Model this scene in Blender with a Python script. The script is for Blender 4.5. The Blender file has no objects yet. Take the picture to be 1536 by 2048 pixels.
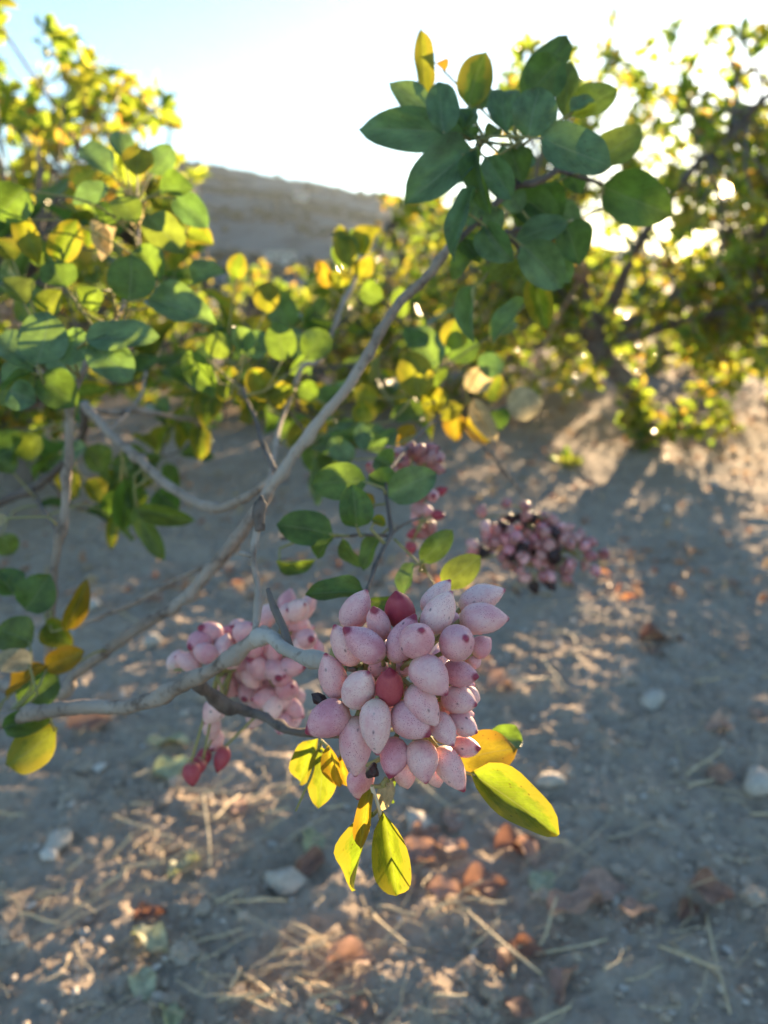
import bpy, math, random
import numpy as np
from mathutils import Vector, Matrix, noise

rng = random.Random(11)
scene = bpy.context.scene
COL = scene.collection
rad = math.radians

# ------------------------------------------------------------------ camera
F = 1518.0                       # focal length in pixels of a 1536 x 2048 frame
PITCH = rad(16.0)
CAM = Vector((0.0, 0.0, 0.80))
RGT = Vector((1, 0, 0))
FWD = Vector((0, math.cos(PITCH), -math.sin(PITCH)))
UPV = Vector((0, math.sin(PITCH), math.cos(PITCH)))
cd = bpy.data.cameras.new('camera')
cam = bpy.data.objects.new('camera', cd)
COL.objects.link(cam)
cam.location = CAM
cam.rotation_euler = (math.pi / 2 - PITCH, 0, 0)
cd.sensor_fit = 'VERTICAL'
cd.sensor_height = 36.0
cd.sensor_width = 27.0
cd.lens = F / 2048 * 36.0
cd.clip_start = 0.02
cd.clip_end = 6000
cd.dof.use_dof = True
cd.dof.focus_distance = 0.305
cd.dof.aperture_fstop = 7.5
scene.camera = cam
scene.render.resolution_x = 768
scene.render.resolution_y = 1024
scene.cycles.use_denoising = True
scene.cycles.max_bounces = 8
scene.cycles.transparent_max_bounces = 4
scene.cycles.sample_clamp_indirect = 6.0

# ------------------------------------------------------------------ sky and sun
sd = (RGT * (1450 - 768) + UPV * (1024 - 380) + FWD * F).normalized()
SUN_EL = math.asin(sd.z)
SUN_AZ = math.atan2(sd.x, sd.y)
world = bpy.data.worlds.new('World')
scene.world = world
world.use_nodes = True
nt = world.node_tree
nt.nodes.clear()
wo = nt.nodes.new('ShaderNodeOutputWorld')
sky = nt.nodes.new('ShaderNodeTexSky')
sky.sky_type = 'NISHITA'
sky.sun_disc = False
sky.sun_elevation = SUN_EL
sky.sun_rotation = SUN_AZ
sky.altitude = 200
sky.air_density = 1.0
sky.dust_density = 0.3
sky.ozone_density = 2.4
bg = nt.nodes.new('ShaderNodeBackground')
bg.inputs[1].default_value = 0.09
nt.links.new(sky.outputs[0], bg.inputs[0])
# the sun's own disc, in its true direction and size
tc = nt.nodes.new('ShaderNodeTexCoord')
dot = nt.nodes.new('ShaderNodeVectorMath'); dot.operation = 'DOT_PRODUCT'
dot.inputs[1].default_value = sd
nt.links.new(tc.outputs['Generated'], dot.inputs[0])
gt = nt.nodes.new('ShaderNodeMath'); gt.operation = 'GREATER_THAN'
gt.inputs[1].default_value = math.cos(rad(0.36))
nt.links.new(dot.outputs['Value'], gt.inputs[0])
ml = nt.nodes.new('ShaderNodeMath'); ml.operation = 'MULTIPLY'
ml.inputs[1].default_value = 16.0
nt.links.new(gt.outputs[0], ml.inputs[0])
bg2 = nt.nodes.new('ShaderNodeBackground')
bg2.inputs[0].default_value = (1.0, 0.55, 0.16, 1)
nt.links.new(ml.outputs[0], bg2.inputs[1])
ads = nt.nodes.new('ShaderNodeAddShader')
nt.links.new(bg.outputs[0], ads.inputs[0])
nt.links.new(bg2.outputs[0], ads.inputs[1])
nt.links.new(ads.outputs[0], wo.inputs[0])

sl = bpy.data.lights.new('sun', 'SUN')
sl.energy = 5.0
sl.angle = rad(0.53)
sl.color = (1.0, 0.72, 0.42)
so = bpy.data.objects.new('sun', sl)
COL.objects.link(so)
so.rotation_euler = sd.to_track_quat('Z', 'Y').to_euler()

scene.view_settings.view_transform = 'Standard'
scene.view_settings.look = 'None'
scene.view_settings.exposure = 2.45
scene.view_settings.gamma = 1.0


# ------------------------------------------------------------------ helpers
def P(px, py, d):
    return CAM + RGT * ((px - 768) / F * d) + UPV * ((1024 - py) / F * d) + FWD * d


def G(px, py, z=0.0):
    v = RGT * (px - 768) + UPV * (1024 - py) + FWD * F
    t = (z - CAM.z) / v.z
    return CAM + v * t


def pix(p):
    q = p - CAM
    d = q.dot(FWD)
    if d <= 0.01:
        return None
    return 768 + q.dot(RGT) / d * F, 1024 - q.dot(UPV) / d * F, d


def zoomer(ox, oy, s):
    return lambda x, y: (ox + x / s, oy + y / s)


Z1 = zoomer(560, 1120, 2.56)
Z2 = zoomer(680, 40, 2.194)
Z3 = zoomer(0, 120, 2.194)
Z4 = zoomer(0, 780, 2.194)
Z5 = zoomer(400, 640, 1.829)


def mesh(name, V, Fc, mats, uv=None, smooth=True, mi=None):
    me = bpy.data.meshes.new(name)
    me.from_pydata([tuple(v) for v in V], [], [tuple(f) for f in Fc])
    if not isinstance(mats, (list, tuple)):
        mats = [mats]
    for m in mats:
        me.materials.append(m)
    if uv is not None:
        lay = me.uv_layers.new(name='UVMap')
        li = np.empty(len(me.loops), dtype=np.int32)
        me.loops.foreach_get('vertex_index', li)
        lay.data.foreach_set('uv', np.asarray(uv, dtype=np.float32)[li].ravel())
    if smooth:
        me.polygons.foreach_set('use_smooth', [True] * len(me.polygons))
    if mi is not None:
        me.polygons.foreach_set('material_index', mi)
    me.update()
    return me


def obj(name, me, parent=None, loc=None, mat=None):
    o = bpy.data.objects.new(name, me)
    COL.objects.link(o)
    if parent is not None:
        o.parent = parent
    if mat is not None:
        o.matrix_basis = mat
    elif loc is not None:
        o.location = loc
    return o


def empty(name, loc):
    o = bpy.data.objects.new(name, None)
    COL.objects.link(o)
    o.location = loc
    o.empty_display_size = 0.05
    return o


def tag(o, label=None, cat=None, group=None, kind=None):
    if label: o['label'] = label
    if cat: o['category'] = cat
    if group: o['group'] = group
    if kind: o['kind'] = kind
    return o


def spline(pts, radii, step):
    """Catmull-Rom through pts with interpolated radii"""
    pts = [Vector(p) for p in pts]
    n = len(pts)
    if not hasattr(radii, '__len__'):
        radii = [radii] * n
    if len(radii) == 2 and n > 2:
        radii = [radii[0] + (radii[1] - radii[0]) * i / (n - 1) for i in range(n)]
    out, ro = [], []
    for i in range(n - 1):
        p0 = pts[i - 1] if i > 0 else pts[i] * 2 - pts[i + 1]
        p1, p2 = pts[i], pts[i + 1]
        p3 = pts[i + 2] if i + 2 < n else p2 * 2 - p1
        k = max(1, int((p2 - p1).length / step))
        for j in range(k):
            t = j / k
            out.append(0.5 * ((2 * p1) + (p2 - p0) * t + (2 * p0 - 5 * p1 + 4 * p2 - p3) * t * t
                              + (3 * p1 - p0 - 3 * p2 + p3) * t ** 3))
            ro.append(radii[i] + (radii[i + 1] - radii[i]) * t)
    out.append(pts[-1]); ro.append(radii[-1])
    return out, ro


def tube(V, Fc, pts, radii, sides=8, step=0.02, wob=0.0, knots=0, seed=0):
    p, r = spline(pts, radii, step)
    n = len(p)
    rr = random.Random(seed)
    kn = [(rr.random() * n, rr.uniform(0.15, 0.8), rr.random() * 6.28) for _ in range(knots)]
    t = (p[1] - p[0]).normalized()
    a = t.orthogonal().normalized()
    b0 = len(V)
    for i in range(n):
        if 0 < i < n - 1: tt = (p[i + 1] - p[i - 1]).normalized()
        elif i == 0: tt = (p[1] - p[0]).normalized()
        else: tt = (p[-1] - p[-2]).normalized()
        a = (a - tt * a.dot(tt)).normalized()
        b = tt.cross(a)
        for s in range(sides):
            th = 2 * math.pi * s / sides
            q = r[i]
            if wob:
                q *= 1 + wob * noise.noise(p[i] * (0.9 / max(r[i], .002)) + Vector((math.cos(th), math.sin(th), seed)))
            for (kc, ka, kt) in kn:
                w = max(0, 1 - abs(i - kc) / 1.5)
                if w > 0:
                    q *= 1 + ka * w * (0.45 + 0.55 * math.cos(th - kt))
            V.append(p[i] + a * (math.cos(th) * q) + b * (math.sin(th) * q))
    for i in range(n - 1):
        for s in range(sides):
            s2 = (s + 1) % sides
            Fc.append((b0 + i * sides + s, b0 + i * sides + s2, b0 + (i + 1) * sides + s2, b0 + (i + 1) * sides + s))
    c0 = len(V); V.append(p[0]); V.append(p[-1] + (p[-1] - p[-2]).normalized() * r[-1] * .5)
    for s in range(sides):
        s2 = (s + 1) % sides
        Fc.append((c0, b0 + s2, b0 + s))
        Fc.append((c0 + 1, b0 + (n - 1) * sides + s, b0 + (n - 1) * sides + s2))
    return p, r


# ------------------------------------------------------------------ materials
class NT:
    def __init__(self, name):
        self.m = bpy.data.materials.new(name)
        self.m.use_nodes = True
        self.t = self.m.node_tree
        self.t.nodes.clear()
        self.out = self.t.nodes.new('ShaderNodeOutputMaterial')

    def n(self, kind, **kw):
        nd = self.t.nodes.new('ShaderNode' + kind)
        ins = kw.pop('ins', {})
        for k, v in kw.items(): setattr(nd, k, v)
        for k, v in ins.items():
            if isinstance(v, bpy.types.NodeSocket): self.t.links.new(v, nd.inputs[k])
            else: nd.inputs[k].default_value = v
        return nd

    def math(self, op, a, b=None, c=None, clamp=False):
        ins = {0: a}
        if b is not None: ins[1] = b
        if c is not None: ins[2] = c
        return self.n('Math', operation=op, use_clamp=clamp, ins=ins).outputs[0]

    def ramp(self, fac, stops, interp='LINEAR'):
        r = self.n('ValToRGB', ins={0: fac})
        r.color_ramp.interpolation = interp
        el = r.color_ramp.elements
        while len(el) < len(stops): el.new(0.5)
        for e, (p, c) in zip(el, stops):
            e.position = p
            e.color = (c[0], c[1], c[2], 1) if hasattr(c, '__len__') else (c, c, c, 1)
        return r.outputs[0]

    def mix(self, fac, a, b):
        nd = self.n('Mix', data_type='RGBA')
        for k, v in ((0, fac), (6, a), (7, b)):
            if isinstance(v, bpy.types.NodeSocket): self.t.links.new(v, nd.inputs[k])
            else: nd.inputs[k].default_value = (*v, 1) if hasattr(v, '__len__') and len(v) == 3 else v
        return nd.outputs[2]

    def noise(self, vec, scale, detail=4, rough=.55, w=None):
        ins = {'Scale': scale, 'Detail': detail, 'Roughness': rough}
        if vec is not None: ins['Vector'] = vec
        return self.n('TexNoise', ins=ins).outputs[0]

    def coord(self, which='Object'):
        return self.n('TexCoord').outputs[which]

    def rnd(self):
        a = self.n('ObjectInfo').outputs['Random']
        b = self.n('NewGeometry').outputs['Random Per Island']
        return self.math('FRACT', self.math('ADD', a, b))

    def seeded(self, vec, k=37.0):
        r = self.rnd()
        v = self.math('MULTIPLY', r, k)
        return self.n('VectorMath', operation='ADD', ins={0: vec, 1: v}).outputs[0]

    def end(self, sh):
        self.t.links.new(sh, self.out.inputs[0])
        return self.m


def leaf_material(name, top, trans, vein, tfac, edge=None, rough=.42, spots=True, spec=.45):
    k = NT(name)
    r = k.rnd()
    uv = k.n('TexCoord').outputs['UV']
    sep = k.n('SeparateXYZ', ins={0: uv})
    u, v = sep.outputs[0], sep.outputs[1]
    au = k.math('ABSOLUTE', k.math('SUBTRACT', u, 0.5))
    mid = k.math('SUBTRACT', 1.0, k.math('DIVIDE', au, 0.030), clamp=True)
    # side veins run up and out from the midrib
    ph = k.math('ADD', k.math('MULTIPLY', v, 11.0), k.math('MULTIPLY', au, -9.0))
    fr = k.math('ABSOLUTE', k.math('SUBTRACT', k.math('FRACT', ph), 0.5))
    lat = k.math('MULTIPLY', k.math('SUBTRACT', 1.0, k.math('DIVIDE', fr, 0.09), clamp=True), 0.42)
    ve = k.math('MAXIMUM', mid, lat)
    crd = k.seeded(k.coord('Object'))
    nz = k.noise(crd, 3.2, 4, .6)
    c_top = k.ramp(r, top)
    c_tr = k.ramp(r, trans)
    blot = k.ramp(nz, [(.34, 0.62), (.66, 1.22)])
    c_top = k.n('Mix', data_type='RGBA', blend_type='MULTIPLY', ins={0: 1.0, 6: c_top, 7: blot}).outputs[2]
    c_tr = k.n('Mix', data_type='RGBA', blend_type='MULTIPLY', ins={0: .9, 6: c_tr, 7: blot}).outputs[2]
    net = k.n('TexVoronoi', feature='DISTANCE_TO_EDGE', ins={'Vector': crd, 'Scale': 15.0})
    nl = k.ramp(net.outputs['Distance'], [(.0, 1.0), (.09, 0.0)])
    c_tr = k.mix(k.math('MULTIPLY', nl, .30), c_tr, (vein[0] * .3, vein[1] * .3, vein[2] * .15))
    c_top = k.mix(k.math('MULTIPLY', nl, .14), c_top, vein)
    c_top = k.mix(k.math('MULTIPLY', ve, .8), c_top, vein)
    c_tr = k.mix(k.math('MULTIPLY', ve, .45), c_tr, (vein[0] * .55, vein[1] * .6, vein[2] * .4))
    if edge is not None:
        em = k.math('ADD', k.math('MULTIPLY', au, 1.3), k.math('MULTIPLY', nz, .9))
        em = k.math('ADD', em, k.math('MULTIPLY', v, .25))
        ef = k.ramp(em, [(.84, 0.0), (1.08, 1.0)])
        c_top = k.mix(ef, c_top, edge)
        c_tr = k.mix(ef, c_tr, edge)
    if spots:
        vo = k.n('TexVoronoi', ins={'Vector': crd, 'Scale': 7.0})
        sp = k.ramp(vo.outputs['Distance'], [(.07, 1.0), (.13, 0.0)])
        c_top = k.mix(k.math('MULTIPLY', sp, .6), c_top, (.07, .04, .02))
        c_tr = k.mix(k.math('MULTIPLY', sp, .6), c_tr, (.08, .04, .01))
    bmp = k.n('Bump', ins={'Strength': .35, 'Distance': .002, 'Height': k.math('ADD', k.math('MULTIPLY', ve, -.8), nz)})
    pr = k.n('BsdfPrincipled', ins={'Base Color': c_top, 'Roughness': rough, 'Specular IOR Level': spec,
                                    'Normal': bmp.outputs[0]})
    tl = k.n('BsdfTranslucent', ins={'Color': c_tr})
    mx = k.n('MixShader', ins={0: tfac, 1: pr.outputs[0], 2: tl.outputs[0]})
    return k.end(mx.outputs[0])


M = {}
M['green'] = leaf_material('green_leaf',
    [(0, (.055, .115, .036)), (.5, (.08, .15, .044)), (1, (.12, .18, .045))],
    [(0, (.15, .28, .025)), (.6, (.22, .34, .025)), (1, (.30, .36, .025))],
    (.24, .30, .13), .48)
M['glaucous'] = leaf_material('sky_tinted_leaf',  # bluish cast of reflected sky painted into the green leaf colour
    [(0, (.10, .170, .100)), (1, (.135, .215, .115))],
    [(0, (.16, .32, .05)), (1, (.26, .42, .05))],
    (.24, .31, .19), .40, rough=.34)
M['lime'] = leaf_material('yellowing_and_backlit_leaf',  # yellow-green pigment: turning leaves, and sun glow painted into green ones
    [(0, (.12, .16, .025)), (1, (.22, .22, .02))],
    [(0, (.19, .31, .014)), (1, (.31, .32, .014))],
    (.36, .36, .12), .58, edge=(.30, .27, .02))
M['gold'] = leaf_material('golden_leaf',
    [(0, (.30, .24, .02)), (1, (.42, .25, .02))],
    [(0, (.42, .34, .015)), (1, (.44, .28, .015))],
    (.45, .36, .12), .55, edge=(.36, .22, .015))
M['cream'] = leaf_material('bleached_leaf',
    [(0, (.46, .38, .22)), (1, (.56, .46, .30))],
    [(0, (.60, .50, .24)), (1, (.66, .50, .26))],
    (.55, .47, .32), .45, rough=.6)
M['russet'] = leaf_material('dry_russet_leaf',
    [(0, (.22, .12, .09)), (.6, (.36, .21, .155)), (1, (.46, .30, .225))],
    [(0, (.42, .18, .09)), (1, (.48, .25, .13))],
    (.40, .24, .16), .25, rough=.62, spots=False, spec=.2)
M['rosy'] = leaf_material('dry_rosy_leaf',
    [(0, (.44, .27, .21)), (1, (.56, .36, .27))],
    [(0, (.5, .26, .14)), (1, (.55, .3, .16))],
    (.50, .36, .27), .25, rough=.62, spots=False, spec=.2)
M['palegreen'] = leaf_material('pale_green_fallen_leaf',
    [(0, (.44, .47, .28)), (1, (.58, .56, .38))],
    [(0, (.45, .5, .12)), (1, (.5, .5, .15))],
    (.5, .5, .3), .3, rough=.55, spots=False)


def bark_material(name, a, b, c, scale=1.0):
    k = NT(name)
    co = k.coord('Object')
    n1 = k.noise(co, 60 * scale, 5, .65)
    n2 = k.noise(co, 14 * scale, 3, .6)
    st = k.n('Mapping', ins={0: co, 3: (1, 1, .25)}).outputs[0]
    n3 = k.noise(st, 190 * scale, 3, .6)
    c1 = k.mix(k.ramp(n2, [(.38, 0.0), (.64, 1.0)]), a, b)
    c2 = k.mix(k.ramp(n1, [(.52, 0.0), (.70, 1.0)]), c1, c)
    vo = k.n('TexVoronoi', ins={'Vector': co, 'Scale': 120.0 * scale})
    le = k.ramp(vo.outputs['Distance'], [(.10, 1.0), (.22, 0.0)])
    c2 = k.mix(k.math('MULTIPLY', le, .4), c2, (c[0] * .6, c[1] * .6, c[2] * .6))
    h = k.math('ADD', k.math('MULTIPLY', n1, .7), k.math('MULTIPLY', n3, .5))
    b_ = k.n('Bump', ins={'Strength': 1.0, 'Distance': .003 / scale, 'Height': h})
    pr = k.n('BsdfPrincipled', ins={'Base Color': c2, 'Roughness': .78, 'Specular IOR Level': .25, 'Normal': b_.outputs[0]})
    return k.end(pr.outputs[0])


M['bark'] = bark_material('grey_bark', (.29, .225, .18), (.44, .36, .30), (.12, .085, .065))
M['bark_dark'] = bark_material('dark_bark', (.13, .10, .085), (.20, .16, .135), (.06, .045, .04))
M['bark_pale'] = bark_material('pale_grey_bark', (.38, .325, .275), (.50, .44, .385), (.16, .12, .095))
M['bark_far'] = bark_material('weathered_bark', (.15, .12, .10), (.24, .20, .17), (.07, .055, .045), .25)


def nut_material(name, ca, cb, blush, tipc, spot=True, tipfrom=.90):
    k = NT(name)
    co = k.coord('Object')
    sc = k.seeded(co, 53.0)
    r = k.rnd()
    y = k.n('SeparateXYZ', ins={0: co}).outputs[1]
    n1 = k.noise(sc, 1.9, 3, .55)
    n2 = k.noise(sc, 14.0, 3, .6)
    base = k.mix(r, ca, cb)
    bl = k.ramp(k.math('ADD', n1, k.math('MULTIPLY', k.math('SUBTRACT', r, .5), .22)), [(.44, 0.0), (.70, 1.0)])
    col = k.mix(k.math('MULTIPLY', bl, .5), base, blush)
    mott = k.ramp(n2, [(.42, 0.0), (.66, 1.0)])
    col = k.mix(k.math('MULTIPLY', mott, .22), col, blush)
    if spot:
        vo = k.n('TexVoronoi', ins={'Vector': sc, 'Scale': 25.0, 'Randomness': 1.0})
        f1 = k.ramp(vo.outputs['Distance'], [(.15, 1.0), (.28, 0.0)])
        gate = k.ramp(k.noise(sc, 2.6, 2), [(.34, 0.0), (.52, 1.0)])
        col = k.mix(k.math('MULTIPLY', k.math('MULTIPLY', f1, gate), 1.0), col, (.36, .05, .11))
        v2 = k.n('TexVoronoi', ins={'Vector': sc, 'Scale': 3.3})
        gsel = k.math('GREATER_THAN', k.n('SeparateXYZ', ins={0: v2.outputs['Color']}).outputs[0], .66)
        f2 = k.ramp(k.math('ADD', v2.outputs['Distance'], k.math('MULTIPLY', k.math('SUBTRACT', n2, .5), .22)), [(.06, 1.0), (.20, 0.0)])
        col = k.mix(k.math('MULTIPLY', k.math('MULTIPLY', f2, gsel), .85), col, (.085, .03, .055))
    tm = k.math('ADD', y, k.math('MULTIPLY', k.math('SUBTRACT', n1, .5), .16))
    tf = k.ramp(tm, [(tipfrom, 0.0), (min(.995, tipfrom + .06), 1.0)])
    col = k.mix(k.math('MULTIPLY', tf, .92), col, tipc)
    bf = k.ramp(y, [(.02, 1.0), (.16, 0.0)])
    col = k.mix(k.math('MULTIPLY', bf, .45), col, (.56, .46, .26))
    b_ = k.n('Bump', ins={'Strength': .25, 'Distance': .0006, 'Height': k.noise(sc, 22.0, 4, .6)})
    pr = k.n('BsdfPrincipled', ins={'Base Color': col, 'Roughness': .46, 'Specular IOR Level': .38,
                                    'Subsurface Weight': .30, 'Subsurface Radius': (1.0, .38, .28),
                                    'Subsurface Scale': .004, 'Normal': b_.outputs[0]})
    return k.end(pr.outputs[0])


M['nut'] = nut_material('pink_cream_hull', (.86, .59, .535), (.79, .45, .44), (.64, .19, .25), (.32, .018, .06), tipfrom=.925)
M['nut_blush'] = nut_material('rose_hull', (.82, .50, .48), (.76, .40, .42), (.54, .12, .19), (.28, .015, .05), tipfrom=.86)
M['nut_red'] = nut_material('red_hull', (.48, .09, .10), (.44, .08, .10), (.35, .02, .05), (.25, .012, .04), tipfrom=.84)
M['nut_small'] = nut_material('dusky_pink_hull', (.56, .32, .29), (.46, .21, .20), (.38, .10, .12), (.28, .02, .05))
M['nut_black'] = nut_material('shrivelled_black_hull', (.030, .018, .020), (.045, .022, .025), (.05, .02, .02), (.02, .01, .01), spot=False)


def simple(name, c1, c2, scale, rough=.85, bump=.5, dist=.002, coord='Object', seeded=False, spec=.2):
    k = NT(name)
    co = k.coord(coord)
    if seeded: co = k.seeded(co)
    n1 = k.noise(co, scale, 5, .6)
    col = k.mix(k.ramp(n1, [(.35, 0.0), (.66, 1.0)]), c1, c2)
    n2 = k.noise(co, scale * 6, 4, .6)
    b_ = k.n('Bump', ins={'Strength': bump, 'Distance': dist, 'Height': n2})
    pr = k.n('BsdfPrincipled', ins={'Base Color': col, 'Roughness': rough, 'Specular IOR Level': spec, 'Normal': b_.outputs[0]})
    return k.end(pr.outputs[0])


M['straw'] = simple('dry_straw', (.50, .38, .22), (.72, .58, .38), 9, .6, .3, .001, seeded=True, spec=.35)
M['stone'] = simple('limestone', (.48, .41, .34), (.66, .59, .51), 3, .85, .6, .004, seeded=True)
M['clod'] = simple('soil_clod', (.31, .24, .18), (.54, .435, .335), 14, .95, .9, .004, coord='Object')
M['hill'] = None
M['plaster'] = simple('weathered_plaster', (.40, .38, .35), (.52, .49, .45), .6, .9, .2, .01)
M['tiles'] = simple('clay_tiles', (.32, .20, .15), (.44, .29, .22), 1.2, .9, .4, .05)
M['glass_dark'] = simple('dark_window', (.03, .035, .04), (.05, .055, .06), 1, .2, .0, .01, spec=.5)
M['petiole'] = simple('leaf_stalk', (.26, .25, .09), (.38, .32, .14), 20, .6, .2, .001)
M['wood_far'] = simple('hillside_scrub', (.035, .044, .024), (.07, .075, .038), .2, .95, 0, .01)


def soil_material():
    k = NT('dry_tilled_soil')
    co = k.coord('Object')
    n0 = k.noise(co, .55, 3, .5)
    n1 = k.noise(co, 5.0, 6, .65)
    n2 = k.noise(co, 60.0, 5, .7)
    n3 = k.noise(co, 260.0, 3, .7)
    c = k.mix(k.ramp(n1, [(.34, 0.0), (.68, 1.0)]), (.385, .30, .228), (.52, .42, .325))
    c = k.mix(k.ramp(n2, [(.50, 0.0), (.74, 1.0)]), c, (.53, .455, .375))
    c = k.mix(k.ramp(n2, [(.26, 1.0), (.44, 0.0)]), c, (.19, .15, .12))
    # dry grass and leaf crumbs thicken beyond the tilled strip
    y = k.n('SeparateXYZ', ins={0: co}).outputs[1]
    dry = k.math('MULTIPLY', k.ramp(k.math('DIVIDE', y, 20.0), [(.12, 0.0), (.30, 1.0)]), k.ramp(n0, [(.30, 0.0), (.62, 1.0)]))
    c = k.mix(k.math('MULTIPLY', dry, .85), c, (.25, .165, .105))
    far = k.ramp(k.math('DIVIDE', y, 60.0), [(.15, 0.0), (.5, 1.0)])
    c = k.mix(far, c, k.mix(k.ramp(n0, [(.4, 0.0), (.6, 1.0)]), (.22, .20, .08), (.32, .26, .13)))
    h = k.math('ADD', k.math('MULTIPLY', n2, 1.0), k.math('MULTIPLY', n3, .3))
    b_ = k.n('Bump', ins={'Strength': 1.0, 'Distance': .012, 'Height': h})
    pr = k.n('BsdfPrincipled', ins={'Base Color': c, 'Roughness': .95, 'Specular IOR Level': .12, 'Normal': b_.outputs[0]})
    return k.end(pr.outputs[0])


M['soil'] = soil_material()


def hill_material():
    k = NT('dry_hillside')
    co = k.coord('Object')
    co = k.n('Mapping', ins={0: co, 3: (1, .13, 1)}).outputs[0]
    n1 = k.noise(co, .016, 5, .6)
    n2 = k.noise(co, .06, 5, .65)
    c = k.mix(k.ramp(n1, [(.4, 0.0), (.6, 1.0)]), (.10, .112, .105), (.145, .15, .14))
    c = k.mix(k.ramp(n2, [(.46, 0.0), (.56, 1.0)]), c, (.07, .082, .07))
    pr = k.n('BsdfPrincipled', ins={'Base Color': c, 'Roughness': .95, 'Specular IOR Level': .05})
    return k.end(pr.outputs[0])


M['hill'] = hill_material()


# ------------------------------------------------------------------ ground
def gz(x, y):
    """height of the soil"""
    v = Vector((x, y, 0))
    z = 0.035 * noise.noise(v * 0.9) + 0.018 * noise.noise(v * 3.1 + Vector((5, 0, 0)))
    fade = max(0.0, 1 - max(0, y - 6) / 8)
    z += fade * (0.016 * abs(noise.noise(v * 9.0)) + 0.011 * noise.noise(v * 24.0) + 0.007 * noise.noise(v * 55.0) + 0.004 * noise.noise(v * 110.0))
    return z


def axis_lines(a, b, near0, near1, step, grow):
    xs = list(np.arange(near0, near1 + 1e-6, step))
    s, x = step, near1
    while x < b:
        s *= grow; x += s; xs.append(x)
    s, x = step, near0
    while x > a:
        s *= grow; x -= s; xs.insert(0, x)
    return xs


def make_ground():
    xs = axis_lines(-2500, 2500, -0.95, 0.95, 0.0075, 1.08)
    ys = axis_lines(-60, 3500, 0.45, 2.4, 0.0075, 1.055)
    V, Fc = [], []
    nx = len(xs)
    for y in ys:
        for x in xs:
            V.append((x, y, gz(x, y) if abs(x) < 30 and y < 40 else 0))
    for j in range(len(ys) - 1):
        for i in range(nx - 1):
            a = j * nx + i
            Fc.append((a, a + 1, a + nx + 1, a + nx))
    o = obj('ground', mesh('ground', V, Fc, M['soil']))
    tag(o, 'dry grey tilled orchard soil', None, None, 'structure')
    return o


make_ground()

# far hillside: a long ridge across the valley
def ridge_el(az):
    """elevation angle of the skyline (tangent) at an azimuth in degrees"""
    pts = [(-70, .07), (-40, .12), (-24, .122), (-16.5, .143), (-14.2, .149), (-10, .142), (-5, .131), (0, .117), (5, .096), (10, .075),
           (16, .052), (24, .030), (40, .03), (70, .05)]
    for (a0, e0), (a1, e1) in zip(pts, pts[1:]):
        if a0 <= az <= a1:
            t = (az - a0) / (a1 - a0)
            return e0 + (e1 - e0) * t
    return .05


def hill_point(az, t):
    """t 0 = foot of the slope, 1 = skyline"""
    r = 140 + 520 * t
    h = ridge_el(az) * 660 * (t ** 1.25) + 0.8 * t
    x, y = r * math.sin(rad(az)), r * math.cos(rad(az))
    h += 5 * noise.noise(Vector((x, y, 0)) * .009) * t * (1.15 - t) + 3 * noise.noise(Vector((x, y, 0)) * .02) * t + 1.6 * noise.noise(Vector((x, y, 3)) * .05) * t
    return Vector((x, y, h - .6))


def make_hill():
    V, Fc = [], []
    na, ntt = 141, 40
    for j in range(ntt + 6):
        for i in range(na):
            az = -70 + 140 * i / (na - 1)
            if j <= ntt: V.append(hill_point(az, j / ntt))
            else:
                p = hill_point(az, 1); k = j - ntt
                V.append(Vector((p.x * (1 + .08 * k), p.y * (1 + .08 * k), p.z - 6 * k * k * .5)))
    for j in range(ntt + 5):
        for i in range(na - 1):
            a = j * na + i
            Fc.append((a, a + 1, a + na + 1, a + na))
    tag(obj('hill', mesh('hill', V, Fc, M['hill'])), 'dry brown hillside beyond the orchard', None, None, 'structure')


make_hill()

# blob of foliage made of tilted chips (used for far scrub)
def scrub_clump(V, Fc, c, r, n, rr):
    for _ in range(n):
        d = Vector((rr.gauss(0, 1), rr.gauss(0, 1), abs(rr.gauss(0, .8)))).normalized() * r * rr.uniform(.55, 1.0)
        p = c + Vector((d.x, d.y, d.z * .9))
        a = Vector((rr.gauss(0, 1), rr.gauss(0, 1), rr.gauss(0, 1))).normalized()
        b = a.orthogonal().normalized()
        s = r * rr.uniform(.28, .5)
        k = len(V)
        V += [p + a * s, p + b * s, p - a * s, p - b * s]
        Fc.append((k, k + 1, k + 2, k + 3))


def make_scrub():
    rr = random.Random(5)
    V, Fc = [], []
    for _ in range(4200):
        az = rr.uniform(-30, 26)
        t = rr.random() ** .8
        p = hill_point(az, t)
        if noise.noise(Vector((p.x, p.y, 0)) * .017) < .02: continue
        scrub_clump(V, Fc, p, rr.uniform(1.0, 3.4) * (.5 + .8 * t), 14, rr)
    for i in range(260):                   # bushes along the ridge
        az = -22 + 24 * i / 260 + rr.uniform(-.1, .1)
        scrub_clump(V, Fc, hill_point(az, rr.uniform(.96, 1)), rr.uniform(.9, 2.6), 14, rr)
    for row, t in enumerate((.03, .12)):    # field hedges low on the slope
        for i in range(170):
            az = -26 + 42 * i / 170
            p = hill_point(az, t + .02 * math.sin(az * .35 + row))
            scrub_clump(V, Fc, p, rr.uniform(.8, 1.9), 12, rr)
    tag(obj('hillside_scrub', mesh('hillside_scrub', V, Fc, M['wood_far'], smooth=False)),
        'far scrub and hedges dotting the hillside', 'scrub', None, 'stuff')


make_scrub()


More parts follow.
